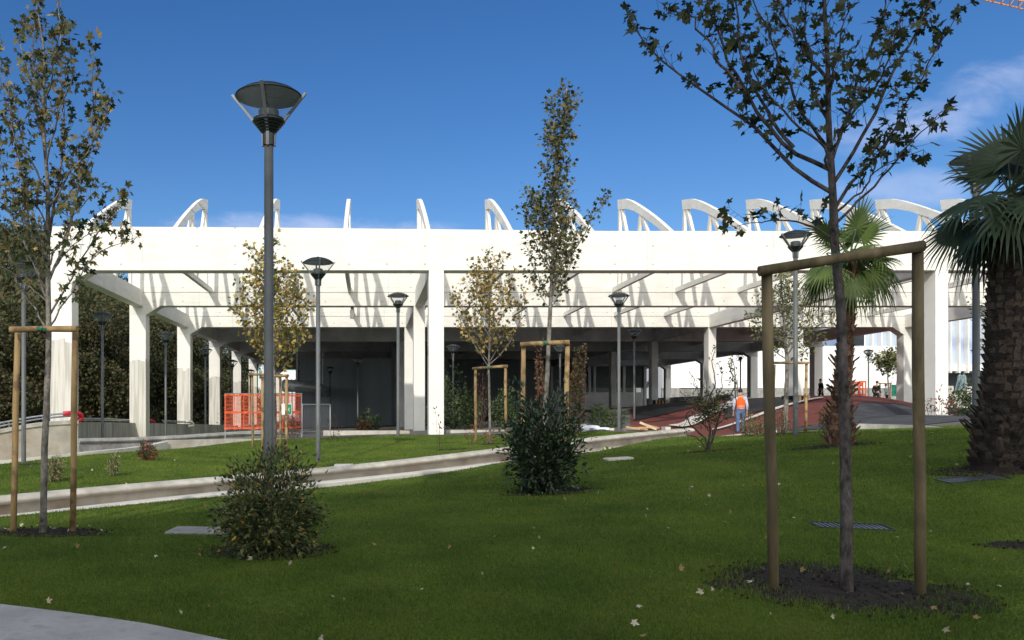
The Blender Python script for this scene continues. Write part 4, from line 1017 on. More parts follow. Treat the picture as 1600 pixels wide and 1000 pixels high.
# --- autumn maple right of the middle column
d = 24.5; T = [(766, 692), (765, 640), (764, 575), (765, 500), (764, 440), (762, 392)]
tr = [P(x, y, d) for x, y in T]
brs = auto_branches(tr, 22, lambda t: .45 + .7 * math.sin(min(1, t * 1.3 + .15) * math.pi) * (1 - t * .45), tr[0].z + 2.3, tr[-1].z - .7, 1.5, 8)
brs += [[P(764, 575, d), P(745, 545, d), P(722, 505, d), P(708, 465, d)], [P(764, 570, d), P(790, 545, d), P(812, 500, d), P(818, 455, d)]]
tree('maple_tree', tr, brs, 'small staked maple with sparse yellowing leaves right of the middle white column', 'tree', M['bark'], M['leafautumn'], 'simple', .12,
     n_twigs=8, per_twig=5, r0=.045, rb=.014, twig_len=.32, group='staked young trees', start=.25, upright=1.1, twigm=M['twig'], clus=.08)
# --- yellow maple behind the nearest lamp
d = 22.8; T = [(430, 708), (430, 640), (428, 560), (426, 480), (425, 400), (424, 378)]
tr = [P(x, y, d) for x, y in T]
brs = auto_branches(tr, 34, lambda t: .5 + .75 * math.sin(min(1, t * 1.25 + .2) * math.pi) * (1 - t * .35), tr[0].z + 2.1, tr[-1].z - .75, 1.25, 9)
tree('maple_tree', tr, brs, 'staked maple full of yellow leaves right behind the nearest lamp post', 'tree', M['bark'], [M['leafyellow'], M['leafautumn']], 'simple', .12,
     n_twigs=9, per_twig=6, r0=.05, rb=.014, twig_len=.36, group='staked young trees', start=.1, upright=1.0, twigm=M['twig'], clus=.09)
# --- olive-green tree behind the small palm
d = 24.3; tr = [P(x, y, d) for x, y in [(1228, 680), (1228, 620), (1230, 575), (1226, 520), (1222, 460), (1220, 425)]]
brs = auto_branches(tr, 22, lambda t: .55 + .6 * math.sin(min(1, t * 1.1 + .25) * math.pi), tr[0].z + 2.1, tr[-1].z - .5, .9, 12)
tree('ash_tree', tr, brs, 'small staked olive-green tree just left of the small palm', 'tree', M['bark'], M['leafolive'], 'oval', .11,
     n_twigs=9, per_twig=7, r0=.07, rb=.02, twig_len=.36, group='staked young trees', start=.1, upright=.5, twigm=M['twig'], clus=.09)
# --- far round tree and one at the right edge
d = 62; tr = [P(x, y, d) for x, y in [(1389, 632), (1388, 605), (1387, 580), (1388, 556)]]
brs = auto_branches(tr, 22, lambda t: .75 + .3 * math.sin(t * 3.1), tr[0].z + 2.1, tr[-1].z - .4, .75, 3)
tree('round_tree', tr, brs, 'small round-headed tree on the mound crest in front of the white building', 'tree', M['bark'], M['leafolive'], 'tri', .26,
     n_twigs=5, per_twig=6, r0=.07, rb=.02, twig_len=.5, start=.3, upright=.4, clus=.16, petiole=False)
d = 30; tr = [P(x, y, d) for x, y in [(1612, 680), (1610, 600), (1612, 530), (1610, 450)]]
brs = auto_branches(tr, 26, lambda t: .8 + .9 * math.sin(min(1, t + .2) * 3.1), tr[0].z + 1.6, tr[-1].z - .6, 1.0, 4)
tree('round_tree', tr, brs, 'leafy tree at the right edge half hidden behind the big palm trunk', 'tree', M['bark'], M['leafolive'], 'oval', .15,
     n_twigs=6, per_twig=6, r0=.09, rb=.02, twig_len=.4, start=.2, upright=.6, clus=.12, petiole=False)

# ================================================================== tree stakes
def stakes(posts, bar, label, m=None, r=.045, tiepx=None, tie_r=.06, extra=None):
    """posts: [(base point, top point)]; bar: (a, b)"""
    m = m or M['wood']; b0 = Vector(posts[0][0]); root = empty('tree_stake', b0, label, 'tree stakes', 'timber tree stakes')
    for a, b_ in posts:
        mb = MB(); pl = [Vector(a) - Vector((0, 0, .25)), Vector(a).lerp(b_, .33), Vector(a).lerp(b_, .66), Vector(b_)]; pl[1].x += r * .12; pl[2].x -= r * .12
        mb.tube(pl, [r * 1.02, r, r * 1.03, r * .97], 12); o = mb.build('stake', m, root, False)
        for p in o.data.polygons: p.use_smooth = len(p.vertices) == 4
    for k, (a, b_) in enumerate([bar] + (extra or [])):
        mb = MB(); mb.tube([Vector(a), Vector(a).lerp(b_, .5) + Vector((0, 0, r * .1)), Vector(b_)], [r, r * .97, r * 1.04], 12); o = mb.build('crossbar', m, root)
        for p in o.data.polygons: p.use_smooth = len(p.vertices) == 4
    if tiepx:
        for k in range(1):
            c = Vector(tiepx); mb = MB(); rr = tie_r; pts = []
            for q in range(33):
                a = 2 * math.pi * q / 16; pts.append(c + Vector((rr * math.cos(a), rr * .9 * math.sin(a), .35 * rr * math.sin(a / 2 + .6))))
            mb.tube(pts, r * .16, 5); pts = [p + Vector((0, 0, -.3 * rr * math.cos(i * .4))) for i, p in enumerate(pts)]; mb.tube(pts, r * .13, 5)
            mb.tube([c + Vector((-.6 * rr, -rr, .55 * rr)), c + Vector((0, -rr * 1.15, -.5 * rr)), c + Vector((.6 * rr, -rr, .6 * rr))], r * .15, 5)
            mb.build('tie', M['tie'], root)
    return root
def g_on(px, d): v = G(px, d); v.z = gz(v.x, v.y); return v
# near right, weathered and in the shade
a = g_on(1209, 6.75); b_ = g_on(1438, 6.7)
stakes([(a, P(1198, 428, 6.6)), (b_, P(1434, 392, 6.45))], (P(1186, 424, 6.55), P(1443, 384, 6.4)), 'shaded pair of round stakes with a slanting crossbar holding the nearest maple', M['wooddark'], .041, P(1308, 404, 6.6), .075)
a = g_on(20, 9.7); b_ = g_on(113, 9.75)
stakes([(a, P(28, 520, 9.65)), (b_, P(118, 514, 9.6))], (P(16, 515, 9.5), P(121, 514, 9.45)), 'sunlit pair of round stakes with a level crossbar at the far left maple', M['wood'], .036, P(66, 514, 9.45), .05)
a = g_on(817, 19.2); b_ = g_on(884, 18.9)
stakes([(a, P(818, 540, 19.2)), (b_, P(887, 537, 18.9))], (P(813, 538, 19.1), P(890, 535, 18.8)), 'brownish pair of stakes and crossbar holding the tall narrow maple', M['wood'], .055, P(852, 536, 18.95), .075)
a = g_on(743, 25.5); b_ = g_on(790, 23.9)
stakes([(a, P(743, 576, 25.5)), (b_, P(790, 573, 23.9))], (P(739, 576, 25.2), P(792, 572, 23.8)), 'slim pale stakes and crossbar holding the sparse autumn maple', M['wood'], .042, P(765, 574, 24.4), .06)
p1, p2, p3, p4 = g_on(395, 24.6), g_on(410, 22.0), g_on(438, 24.6), g_on(447, 21.2)
stakes([(p1, P(394, 587, 24.6)), (p2, P(410, 587, 22.0)), (p3, P(438, 587, 24.6)), (p4, P(448, 586, 21.2))], (P(388, 585, 24.5), P(441, 586, 24.5)), 'four pale stakes with two crossbars round the yellow maple',
       M['wood'], .036, None, .06, [(P(407, 589, 21.9), P(450, 587, 21.1))])
a = g_on(1259, 22.6); b_ = g_on(1207, 23.6)
stakes([(b_, P(1210, 570, 23.6)), (a, P(1260, 568, 22.6))], (P(1204, 567, 23.4), P(1263, 567, 22.5)), 'thin stakes and crossbar beside the tall lamp holding the olive-green tree', M['wood'], .036, P(1229, 567, 23.1), .07)
a = g_on(1375, 61); b_ = g_on(1391, 61)
stakes([(a, P(1375, 599, 61)), (b_, P(1391, 599, 61))], (P(1373, 599, 60.8), P(1393, 599, 60.8)), 'tiny distant stakes round the round-headed tree on the crest', M['wood'], .045)

# ================================================================== palms
def fan_leaf(mb, tipc, out, up, size, nseg=34, droop=.5, spreadang=150, rs=random):
    """tipc: where the petiole meets the blade; out: pointing direction; up: blade normal"""
    out = out.normalized(); side = out.cross(up).normalized(); nrm = side.cross(out).normalized()
    fuse = .52
    ring = []
    for k in range(nseg + 1):
        a = R(-spreadang + 2 * spreadang * k / nseg); l = size * (1 - .22 * (abs(a) / R(150)) ** 1.5)
        dr = out * math.cos(a) + side * math.sin(a); zz = (.05 if k % 2 else -.05) * size * .6
        ring.append((dr, l, zz))
    o = len(mb.v); vs = [tipc]; fs = []
    for dr, l, zz in ring:
        p = tipc + dr * l * fuse + nrm * (zz * .35) - Vector((0, 0, droop * l * .12)); vs.append(p)
    n = len(ring)
    for k in range(n - 1): fs.append((0, k + 1, k + 2))
    for k in range(n - 1):
        d0 = (ring[k][0] + ring[k + 1][0]).normalized(); l = (ring[k][1] + ring[k + 1][1]) / 2 * rs.uniform(.9, 1.08)
        mid = tipc + d0 * l * .8 - Vector((0, 0, droop * l * .30)); w = (vs[k + 2] - vs[k + 1]) * .30
        end = tipc + d0 * l - Vector((0, 0, droop * l * (.50 + .25 * rs.random())))
        i0 = len(vs); vs += [mid - w, mid + w, end]; fs += [(k + 1, i0, i0 + 1, k + 2), (i0, i0 + 2, i0 + 1)]
    mb.add(vs, fs)
def palm(name, base, top, r_base, r_mid, r_top, fronds, size, label, leafm, trunkm, boots, boot_zone=None, loose=0, trunklabel=None, seed=1, dry=.15):
    rs = random.Random(seed); root = empty(name, base, label, 'palm', 'fan palms'); base = Vector(base); top = Vector(top); H = (top - base).length; ax = (top - base).normalized()
    mb = MB(); pl = []; rad = []
    for i in range(18):
        t = i / 17; pl.append(base.lerp(top, t) - Vector((0, 0, .15)) * (t == 0)); rad.append(np.interp(t, [0, .12, .35, .8, 1], [r_base, r_base * .9, r_mid, r_mid * .95, r_top]))
    mb.tube(pl, rad, 18)
    # criss-cross leaf bases, shingled up the trunk
    rows = boots
    for q in range(rows):
        t = (q + .3) / rows
        r = float(np.interp(t, [0, .12, .35, .8, 1], [r_base, r_base * .9, r_mid, r_mid * .95, r_top])); nper = max(7, int(2 * math.pi * r / .095)); hgt = H / rows
        for k in range(nper):
            a = 2 * math.pi * (k + .5 * (q % 2)) / nper + rs.uniform(-.08, .08); c = base + ax * (t * H); w = 2 * math.pi * r / nper * rs.uniform(.8, 1.05)
            er = Vector((math.cos(a), math.sin(a), 0)); ta = Vector((-math.sin(a), math.cos(a), 0)); lift = rs.uniform(.006, .022) * (1 + r)
            sk = (1 if (q % 2) else -1) * w * rs.uniform(.1, .5)
            tiplift = lift + rs.uniform(.002, .045)
            b0 = c + er * (r * .93); b1 = c + er * (r + lift) + ta * sk + Vector((0, 0, hgt * 1.05)); b2 = c + er * (r + tiplift) + ta * sk * 2 + Vector((0, 0, hgt * rs.uniform(1.15, 1.5)))
            th = .02
            vs = [b0 - ta * w * .55, b0 + ta * w * .55, b1 + ta * w * .42, b1 - ta * w * .42, b2 + ta * w * .12, b2 - ta * w * .12,
                  b1 + ta * w * .38 - er * th * 1.6, b1 - ta * w * .38 - er * th * 1.6, b2 - er * th]
            mb.add(vs, [(0, 1, 2, 3), (3, 2, 4, 5), (2, 6, 8, 4), (3, 5, 8, 7), (1, 6, 2), (0, 3, 7)])
    if loose:
        lb = mb
        for k in range(loose):
            t = rs.uniform(*boot_zone); a = rs.uniform(0, 6.283); er = Vector((math.cos(a), math.sin(a), 0)); r = float(np.interp(t, [0, .12, .35, 1], [r_base, r_base * .9, r_mid, r_top]))
            p = base + ax * (t * H) + er * r * .9; L_ = rs.uniform(.09, .22) * (1 + r); q = p + er * L_ * .62 + Vector((0, 0, L_ * rs.uniform(.45, .95))); ta = Vector((-math.sin(a), math.cos(a), 0)); w = rs.uniform(.022, .045)
            q2 = q + er * .012 + Vector((0, 0, .018)) + ta * rs.uniform(-.03, .03)
            vs = [p - ta * w * 1.4, p + ta * w * 1.4, q + ta * w, q - ta * w, p + Vector((0, 0, -.03)), q + Vector((0, 0, -.025)) + er * .01, q2]
            lb.add(vs, [(0, 1, 2, 3), (0, 4, 1), (1, 4, 5, 2), (0, 3, 5, 4), (3, 2, 6), (2, 5, 6), (5, 3, 6)])
    mb.build('trunk', trunkm, root)
    # fronds
    pet = MB(); n = 0
    for (az, el, pl_, sz, dr) in fronds:
        a = R(az); e = R(el); dirv = Vector((math.cos(a) * math.cos(e), math.sin(a) * math.cos(e), math.sin(e))); s = top + Vector((0, 0, rs.uniform(-.15, .15))) * size
        mid = s + dirv * pl_ * .55 + Vector((0, 0, .05)); end = s + dirv * pl_ - Vector((0, 0, pl_ * .12 * dr))
        pet.tube([s, mid, end], [.022, .016, .012], 5, cap=False)
        out = (end - mid).normalized() + Vector((0, 0, -.25 * dr)); upv = Vector((0, 0, 1)) if abs(out.normalized().z) < .9 else Vector((-math.cos(a), -math.sin(a), .1))
        upv = upv + Vector((-math.cos(a), -math.sin(a), 0)) * .8 + Vector((rs.uniform(-.4, .4), rs.uniform(-.4, .4), 0))
        fm = MB(); fan_leaf(fm, end, out, upv, size * sz, droop=dr, spreadang=rs.uniform(115, 150), rs=rs)
        mm = leafm if rs.random() > dry or el > 0 else M['palmdry']
        fm.build('frond', mm, root)
    pet.build('petiole', leafm, root)
    return root
def rosette(n, size_pet, seed, lo=-75, hi=80, drb=1.0):
    rs = random.Random(seed); out = []
    for k in range(n):
        t = k / (n - 1); el = hi + (lo - hi) * t; az = k * 137.5 + rs.uniform(-12, 12)
        out.append((az, el + rs.uniform(-8, 8), size_pet * rs.uniform(.8, 1.15), rs.uniform(.85, 1.12), max(.05, min(1.25, drb * (.15 + 1.05 * t)))))
    return out
BIGF = [(60, 72, .75, 1.05, .1), (300, 78, .65, 1.0, .1), (15, 58, .75, 1.0, .2), (75, 60, .6, 1.0, .2), (340, 45, .7, 1.0, .3), (70, 40, .7, 1.0, .4), (290, 55, .5, .9, .3),
        (186, -4, .60, .88, .6), (206, -14, .6, .95, .8), (160, -12, .6, .85, .7), (232, -14, .55, .95, .8), (262, -20, .5, .9, .9), (290, -8, .55, .95, .8), (320, 5, .6, 1, .6), (0, 12, .65, 1, .5), (30, -5, .6, 1, .7),
        (186, -34, .5, .68, .9), (225, -44, .4, .62, 1.0), (275, -50, .35, .62, 1.0), (310, -38, .45, .75, 1.0), (345, -35, .5, .85, 1.0), (20, -45, .45, .8, 1.1), (60, -35, .5, .8, 1.0), (100, -30, .5, .8, 1.0), (135, -38, .45, .8, 1.0)]
SMALLF = [(300, 76, .55, 1.05, .08), (20, 62, .6, 1.0, .12), (170, 52, .62, .85, .2), (90, 60, .5, .9, .2), (0, 22, .5, .8, .5), (255, 18, .35, .85, .5), (195, 0, .55, .85, .9), (220, -25, .5, .85, 1.1), (170, -22, .55, .85, 1.1),
          (330, -8, .5, .85, 1.0), (300, -32, .45, .85, 1.1), (355, -25, .55, .85, 1.1), (30, -20, .5, .85, 1.0), (60, 10, .5, .85, .7), (120, 0, .5, .85, .9), (250, -42, .4, .8, 1.2)]
bb = g_on(1566, 12.0)
palm('fan_palm', bb, P(1580, 316, 12.0), .40, .248, .24, BIGF, .80, 'large dark shaggy fan palm with a thick criss-cross trunk at the right edge', M['palmbig'], M['palmtrunk'], 36, (0, .22), 60, seed=3, dry=.04)
bb = g_on(1312, 16.0)
palm('fan_palm', bb, P(1328, 408, 16.0), .21, .14, .15, SMALLF, .68, 'smaller bright green fan palm with loose leaf bases behind the nearest maple', M['palm'], M['palmtrunkred'], 30, (0, .45), 90, seed=5, dry=.1)

# ================================================================== shrubs
def shrub(name, px, d, h, rx, label, leafm, kind, lsize, n, stems=10, cat='shrub', group=None, ry=None, fr=None, shape='round', stemm=None, lo=.05, seed=0, droop=.1, two=None, stem_r=.007, dens=1.0, x_off=0):
    b_ = g_on(px, d); root = empty(name, b_, label, cat, group); rs = random.Random(seed + int(px)); ry = ry or rx; mb = MB(); pts = []; dirs = []
    ends = []
    for k in range(stems):
        a = k * 2.4 + rs.random(); q = math.sqrt((k + .5) / stems); r_ = q * .85
        ht = h * ((1 - .45 * q * q) if shape == 'round' else (1 - .8 * q) if shape == 'cone' else 1 - .25 * q * rs.random())
        ht *= rs.uniform(.55, 1.22)
        e = b_ + Vector((math.cos(a) * rx * r_, math.sin(a) * ry * r_, ht)); md = b_.lerp(e, .5) + Vector((math.cos(a) * rx * .18, math.sin(a) * ry * .18, -.02 * h))
        path = jitter(spline([b_ + Vector((math.cos(a) * .03, math.sin(a) * .03, -.02)), md, e], 8), .05 * h); mb.tube(path, [stem_r * (1 - .7 * i / (len(path) - 1)) for i in range(len(path))], 5, cap=False); ends.append(path)
    per = int(n * dens / stems)
    for path in ends:
        for _ in range(per):
            t = lo + (1 - lo) * rs.random() ** .75; i = min(len(path) - 2, int(t * (len(path) - 1))); p = path[i].lerp(path[i + 1], t * (len(path) - 1) - i)
            s = (rx * .23 if shape != 'sparse' else .05) * (1.15 - .6 * t); q = p + Vector((rs.gauss(0, s), rs.gauss(0, s), rs.gauss(0, s * .6)))
            if q.z < b_.z + .02: q.z = b_.z + .02 + rs.random() * .05
            pts.append(tuple(q)); c = b_ + Vector((0, 0, h * .35)); dd = (q - c).normalized(); dirs.append((dd.x, dd.y, dd.z + .25))
    mb.build('stem', stemm or M['twig'], root)
    leaves('foliage', pts, dirs, lsize, kind, leafm, root, droop=droop, spread=.6, fr=fr)
    return root
shrub('leafy_bush', 418, 8.35, 1.04, .56, 'small-leaved bush with golden leaves wrapped round the nearest lamp post', [M['leafbush'], M['leafgold']], 'oval', .052, 7200, 40, 'bush', fr=[.955, .045], shape='round', droop=0)
shrub('laurel_bush', 846, 13.0, 1.46, .66, 'dark glossy laurel bush standing in the middle of the shaded lawn', M['leafgloss'], 'oval', .085, 4600, 40, 'bush', shape='flat', droop=0)
shrub('red_bush', 230, 19.2, .42, .24, 'low round bush with red tips on the left sunlit lawn', [M['leafred'], M['leafgreen']], 'oval', .05, 900, 14, fr=[.55, .45], droop=-.2)
shrub('dry_shrub', 84, 15.2, .45, .20, 'pale straw-coloured shrub beside the right stake of the left maple', [M['leafpale'], M['leafgreen']], 'narrow', .055, 900, 14, fr=[.75, .25], shape='flat', droop=-.3)
shrub('dry_shrub', 178, 16.2, .42, .13, 'thin pale tuft-like shrub on the left lawn before the low wall', [M['leafpale'], M['leafgreen']], 'narrow', .05, 420, 8, fr=[.7, .3], shape='flat', droop=-.3)
TW = [(685, 23.2, 1.05, .10, 'thin leggy seedling in front of the middle white column', 'sparse', 26, 3), (520, 28.3, .62, .34, 'reddish bare seedling near the low wall right of the construction fence', 'sparse', 40, 6),
      (735, 24.2, .55, .22, 'small bare twiggy shrub left of the autumn maple stake', 'sparse', 34, 5), (760, 23.6, .5, .25, 'low twiggy shrub at the foot of the autumn maple', 'sparse', 50, 6),
      (455, 28.2, .85, .30, 'reddish leafy shrub in front of the orange fence beside the exit sign', 'flat', 190, 8), (345, 44, 1.0, .4, 'sparse plant on the board-marked wall left of the orange fence', 'sparse', 60, 6)]
for px, dd, h, rx, lb, shp, n, st in TW:
    shrub('seedling', px, dd, h, rx, lb, [M['leafred'], M['leafbrown']], 'oval', .085, n, st, 'seedling', 'young leggy seedlings', shape=shp, fr=[.5, .5], lo=.3, stem_r=.006)
shrub('red_seedling', 1454, 29, .80, .22, 'reddish seedling in front of the left side of the right white column', [M['leafred'], M['leafbrown']], 'oval', .10, 60, 5, 'seedling', 'young leggy seedlings', shape='sparse', lo=.4)
shrub('red_seedling', 1467, 28.7, 1.25, .12, 'tall thin seedling right against the right white column', [M['leafred'], M['leafbrown']], 'oval', .10, 44, 3, 'seedling', 'young leggy seedlings', shape='sparse', lo=.5)
shrub('red_seedling', 1486, 29.5, 1.15, .22, 'reddish seedling just right of the right white column', [M['leafred'], M['leafbrown']], 'oval', .11, 80, 5, 'seedling', 'young leggy seedlings', shape='sparse', lo=.5)
shrub('green_shrub', 1503, 33, 1.9, .55, 'airy green shrub beyond the right column in front of the pale bench', M['leafgreen'], 'oval', .11, 900, 14, shape='round', lo=.3)
shrub('green_shrub', 708, 42, 2.9, 1.1, 'tall shadowed shrub behind the lamp right of the middle column', M['leafgreen'], 'simple', .13, 1500, 16, lo=.1)
shrub('green_shrub', 735, 36, 1.7, .5, 'green shrub in the shade left of the autumn maple stakes', M['leafgreen'], 'simple', .12, 800, 12)
shrub('green_shrub', 788, 36, 1.8, .7, 'rounded green shrub in the shade left of the laurel bush', M['leafgreen'], 'simple', .12, 1000, 12)
shrub('bare_shrub', 752, 33, 2.2, .45, 'bare reddish twiggy shrub behind the autumn maple trunk', M['leafbrown'], 'oval', .08, 160, 18, shape='sparse')
shrub('slim_hornbeam', 901, 25, 2.9, .30, 'slim column-shaped russet shrub beside the right stake of the tall maple', [M['leafbrown'], M['leafolive']], 'simple', .075, 1500, 14, shape='flat', fr=[.7, .3])
shrub('slim_hornbeam', 845, 33, 3.2, .3, 'dim russet column-shaped shrub left of the tall maple trunk', M['leafbrown'], 'simple', .08, 700, 10, shape='flat')
shrub('green_shrub', 937, 29.6, .95, .42, 'feathery green shrub left of the lamp by the sacks', M['leafgreen'], 'narrow', .10, 900, 16, droop=-.3)
shrub('green_shrub', 958, 31, .70, .5, 'low green shrub behind the lamp by the sacks', M['leafgreen'], 'narrow', .09, 800, 14)
shrub('green_shrub', 660, 58, 1.7, .8, 'dim shrub in the bed left of the middle column', M['leafgreen'], 'simple', .15, 500, 12)
shrub('green_shrub', 578, 54, 1.2, .9, 'dim dark shrub at the foot of the dark partition', M['leafgreen'], 'simple', .15, 500, 12)
shrub('red_bush', 568, 50, .7, .5, 'dim reddish shrub beside the dark partition', M['leafbrown'], 'simple', .12, 300, 10)
shrub('mottled_shrub', 1168, 22.6, .62, .22, 'greyish small shrub just right of the man in the orange vest', [M['leafpale'], M['leafgreen'], M['leafbrown']], 'narrow', .05, 700, 14, fr=[.4, .4, .2], group='mottled shrubs by the red paving')
shrub('mottled_shrub', 1187, 22.0, .50, .28, 'olive small shrub left of the near maple stake', [M['leafpale'], M['leafgreen'], M['leafbrown']], 'narrow', .05, 900, 14, fr=[.3, .5, .2], group='mottled shrubs by the red paving')
shrub('mottled_shrub', 1222, 22.4, .72, .26, 'dry greyish shrub under the olive-green tree', [M['leafpale'], M['leafbrown']], 'narrow', .05, 700, 14, fr=[.6, .4], group='mottled shrubs by the red paving')
shrub('mottled_shrub', 1292, 19.6, .75, .22, 'grey-green shrub left of the small palm trunk', [M['leafpale'], M['leafgreen']], 'narrow', .06, 600, 12, fr=[.35, .65], group='mottled shrubs by the red paving')
# climbing shrub with twisted bare stems
d = 17.6; bs = g_on(1106, d); vr = empty('climbing_shrub', bs, 'dark twisted half-bare climbing shrub on the lawn before the red paving', 'shrub')
VP_ = [[(1106, 706), (1103, 690), (1092, 676), (1080, 664), (1074, 650), (1078, 640), (1086, 648)], [(1106, 706), (1110, 680), (1108, 655), (1105, 635), (1112, 615), (1118, 590), (1114, 565), (1119, 540)],
       [(1106, 706), (1116, 680), (1122, 655), (1128, 640), (1138, 622), (1150, 600), (1147, 575), (1143, 560)], [(1104, 700), (1090, 685), (1077, 680), (1070, 668), (1072, 655)],
       [(1108, 690), (1118, 668), (1130, 655), (1138, 640), (1130, 628)], [(1106, 660), (1095, 640), (1082, 626), (1070, 618), (1062, 612)], [(1108, 640), (1118, 620), (1128, 606), (1126, 580), (1121, 566)],
       [(1105, 650), (1098, 630), (1090, 612), (1084, 596), (1080, 580)], [(1107, 672), (1098, 662), (1090, 656), (1082, 658)], [(1110, 650), (1120, 630), (1132, 618), (1142, 614)], [(1104, 640), (1112, 628), (1104, 612), (1098, 600)]]
mb = MB(); pts = []; dirs = []
for k, pl in enumerate(VP_):
    w = [P(x, y, d + random.uniform(-.35, .35) * i / len(pl)) for i, (x, y) in enumerate(pl)]; w[0] = Vector(bs) if pl[0][1] > 695 else w[0]
    sp = jitter(spline(w, 26), .05); mb.tube(sp, [.024 * (1 - .8 * i / (len(sp) - 1)) if k < 3 else .013 * (1 - .7 * i / (len(sp) - 1)) for i in range(len(sp))], 6, cap=False)
    for _ in range(34 if k else 20):
        p = sp[random.randrange(5, len(sp))]; q = p + Vector([random.gauss(0, .05) for _ in range(3)]); pts.append(tuple(q)); dirs.append((random.gauss(0, 1), random.gauss(0, 1), 0))
for _ in range(760):
    c = P(1108 + random.gauss(0, 12), 640 + random.gauss(0, 11), d + random.gauss(0, .15)); pts.append(tuple(c)); dirs.append((random.gauss(0, 1), random.gauss(0, 1), 0))
for _ in range(26):
    a = P(1108 + random.gauss(0, 9), 645 + random.gauss(0, 12), d); b_ = P(1108 + random.gauss(0, 20), 632 + random.gauss(0, 16), d + random.gauss(0, .2)); mb.tube(jitter(spline([a, a.lerp(b_, .5) + Vector((0, 0, .05)), b_], 6), .06), .006, 4, cap=False)
mb.build('stem', M['barkdark'], vr, True); leaves('foliage', pts, dirs, .065, 'oval', [M['leafbush'], M['leafbrown']], vr, fr=[.75, .25])
# second, thin climber in the background right
d = 24; bs = g_on(1146, d); v2 = empty('climbing_shrub', bs, 'very thin leafless climber behind the man in the orange vest', 'shrub'); mb = MB()
pts = []; dirs = []
for pl in ([(1146, 684), (1147, 660), (1150, 625), (1146, 590), (1140, 570), (1145, 560)], [(1150, 625), (1148, 600), (1142, 580), (1144, 562)]):
    sp = jitter(spline([P(x, y, d) for x, y in pl], 20), .06); mb.tube(sp, .012, 5, cap=False)
    for p in sp[6:]:
        for _ in range(2): pts.append(tuple(p + Vector([random.gauss(0, .05) for _ in range(3)]))); dirs.append((0, 0, 1))
mb.build('stem', M['barkdark'], v2); leaves('foliage', pts, dirs, .09, 'oval', M['leafbush'], v2)

# fallen leaves
n = 150; y = 5.3 * (22 / 5.3) ** RNG.random(n); x = (RNG.random(n) * 1.25 - .45) * y
k = (y > pave_edge(x) + .05) & ~((y > yN(x) - .1) & (y < yF(x) + .3)); x = x[k]; y = y[k]
sx = []; 
for (cx_, cy_, rx_, ry_) in SOIL[:4]:
    for _ in range(14): a = random.random() * 6.28; q = random.uniform(.3, 1.25); sx.append((cx_ + rx_ * q * math.cos(a), cy_ + ry_ * q * math.sin(a)))
x = np.concatenate([x, [q[0] for q in sx]]); y = np.concatenate([y, [q[1] for q in sx]])
z = ground_np(x, y) + .035
o = leaves('fallen_leaves', np.stack([x, y, z], 1), np.zeros((len(x), 3)) + RNG.normal(size=(len(x), 3)) * [1, 1, .35], .032, 'maple', M['leaffall'], None, droop=0, spread=.15, sv=.5)
tag(o, 'pale dry leaves scattered thinly over the lawn', 'fallen leaves', kind='stuff')

# ================================================================== left background: wooded slope
def hill(x, y):
    s = np.clip((-x - 16 - .12 * (y - 40)) / 35, 0, 1); return .2 + 22 * s ** .7 * np.clip((y - 35) / 100, 0, 1.25) ** 1.3
hx = np.linspace(-260, -14, 60); hy = np.linspace(36, 420, 60); X_, Y_ = np.meshgrid(hx, hy, indexing='ij'); Z_ = hill(X_, Y_) - .6 * (1 - np.clip((-X_ - 20) / 8, 0, 1))
Vh = np.stack([X_, Y_, Z_], 2).reshape(-1, 3); i, j = np.meshgrid(np.arange(59), np.arange(59), indexing='ij'); k = (i * 60 + j).ravel(); tag(link('hill', Vh, np.stack([k, k + 60, k + 61, k + 1], 1), M['forestbrown'], smooth=True), kind='structure')
def clump_pts(c, r, n, rs):
    v = rs.normal(size=(n, 3)); v /= np.linalg.norm(v, axis=1)[:, None]; rad = .62 + .38 * rs.random(n) ** .5
    lob = 1 + .25 * np.sin(v[:, 0] * 5 + c[0]) * np.cos(v[:, 2] * 6 + c[1]) + .15 * np.sin(v[:, 1] * 9)
    return np.array(c) + v * (rad * lob)[:, None] * np.array(r), v
pts = []; dr = []
for q in range(300):
    y = RNG.uniform(78, 260); x = -RNG.uniform(16, 30) - (y - 60) * RNG.uniform(.10, .55)
    z = float(hill(np.array(x), np.array(y))); r = RNG.uniform(3, 5.2); p, v = clump_pts((x, y, z + r * .9), (r, r, r * 1.15), 520, RNG); pts.append(p); dr.append(v)
o = leaves('woodland', np.concatenate(pts), np.concatenate(dr), .75, 'tri', [M['forest'], M['forestbrown']], None, droop=0, spread=.6, fr=[.62, .38]); tag(o, 'dense olive-brown autumn woodland covering the slope far left', 'woodland', kind='stuff')
WT = [(-14, 52, 6.5, 'olive tree of the wood left of the first column'), (20, 60, 9.5, 'bushy brown tree behind the parapet at the far left'), (62, 56, 7.5, 'rounded olive tree behind the left maple trunk'), (100, 66, 9, 'dark tree hidden behind the first column'),
      (140, 58, 8.6, 'tree filling the left of the gap between the first two columns'), (176, 64, 10.2, 'tree filling the right of the gap between the first two columns'), (212, 74, 10.5, 'dark tree behind the second column'),
      (246, 72, 9.6, 'tree filling the gap between the second and third columns'), (272, 84, 10, 'tree behind the third column'), (305, 86, 9.6, 'tree in the gap between the third and fourth columns'), (340, 100, 10.4, 'tree in the gap right of the fourth column'),
      (362, 112, 10.5, 'farther tree behind the fifth column'), (384, 126, 10.5, 'farthest tree behind the row of left columns'), (110, 80, 14, 'tall dark tree above the others behind the gap of the first two columns')]
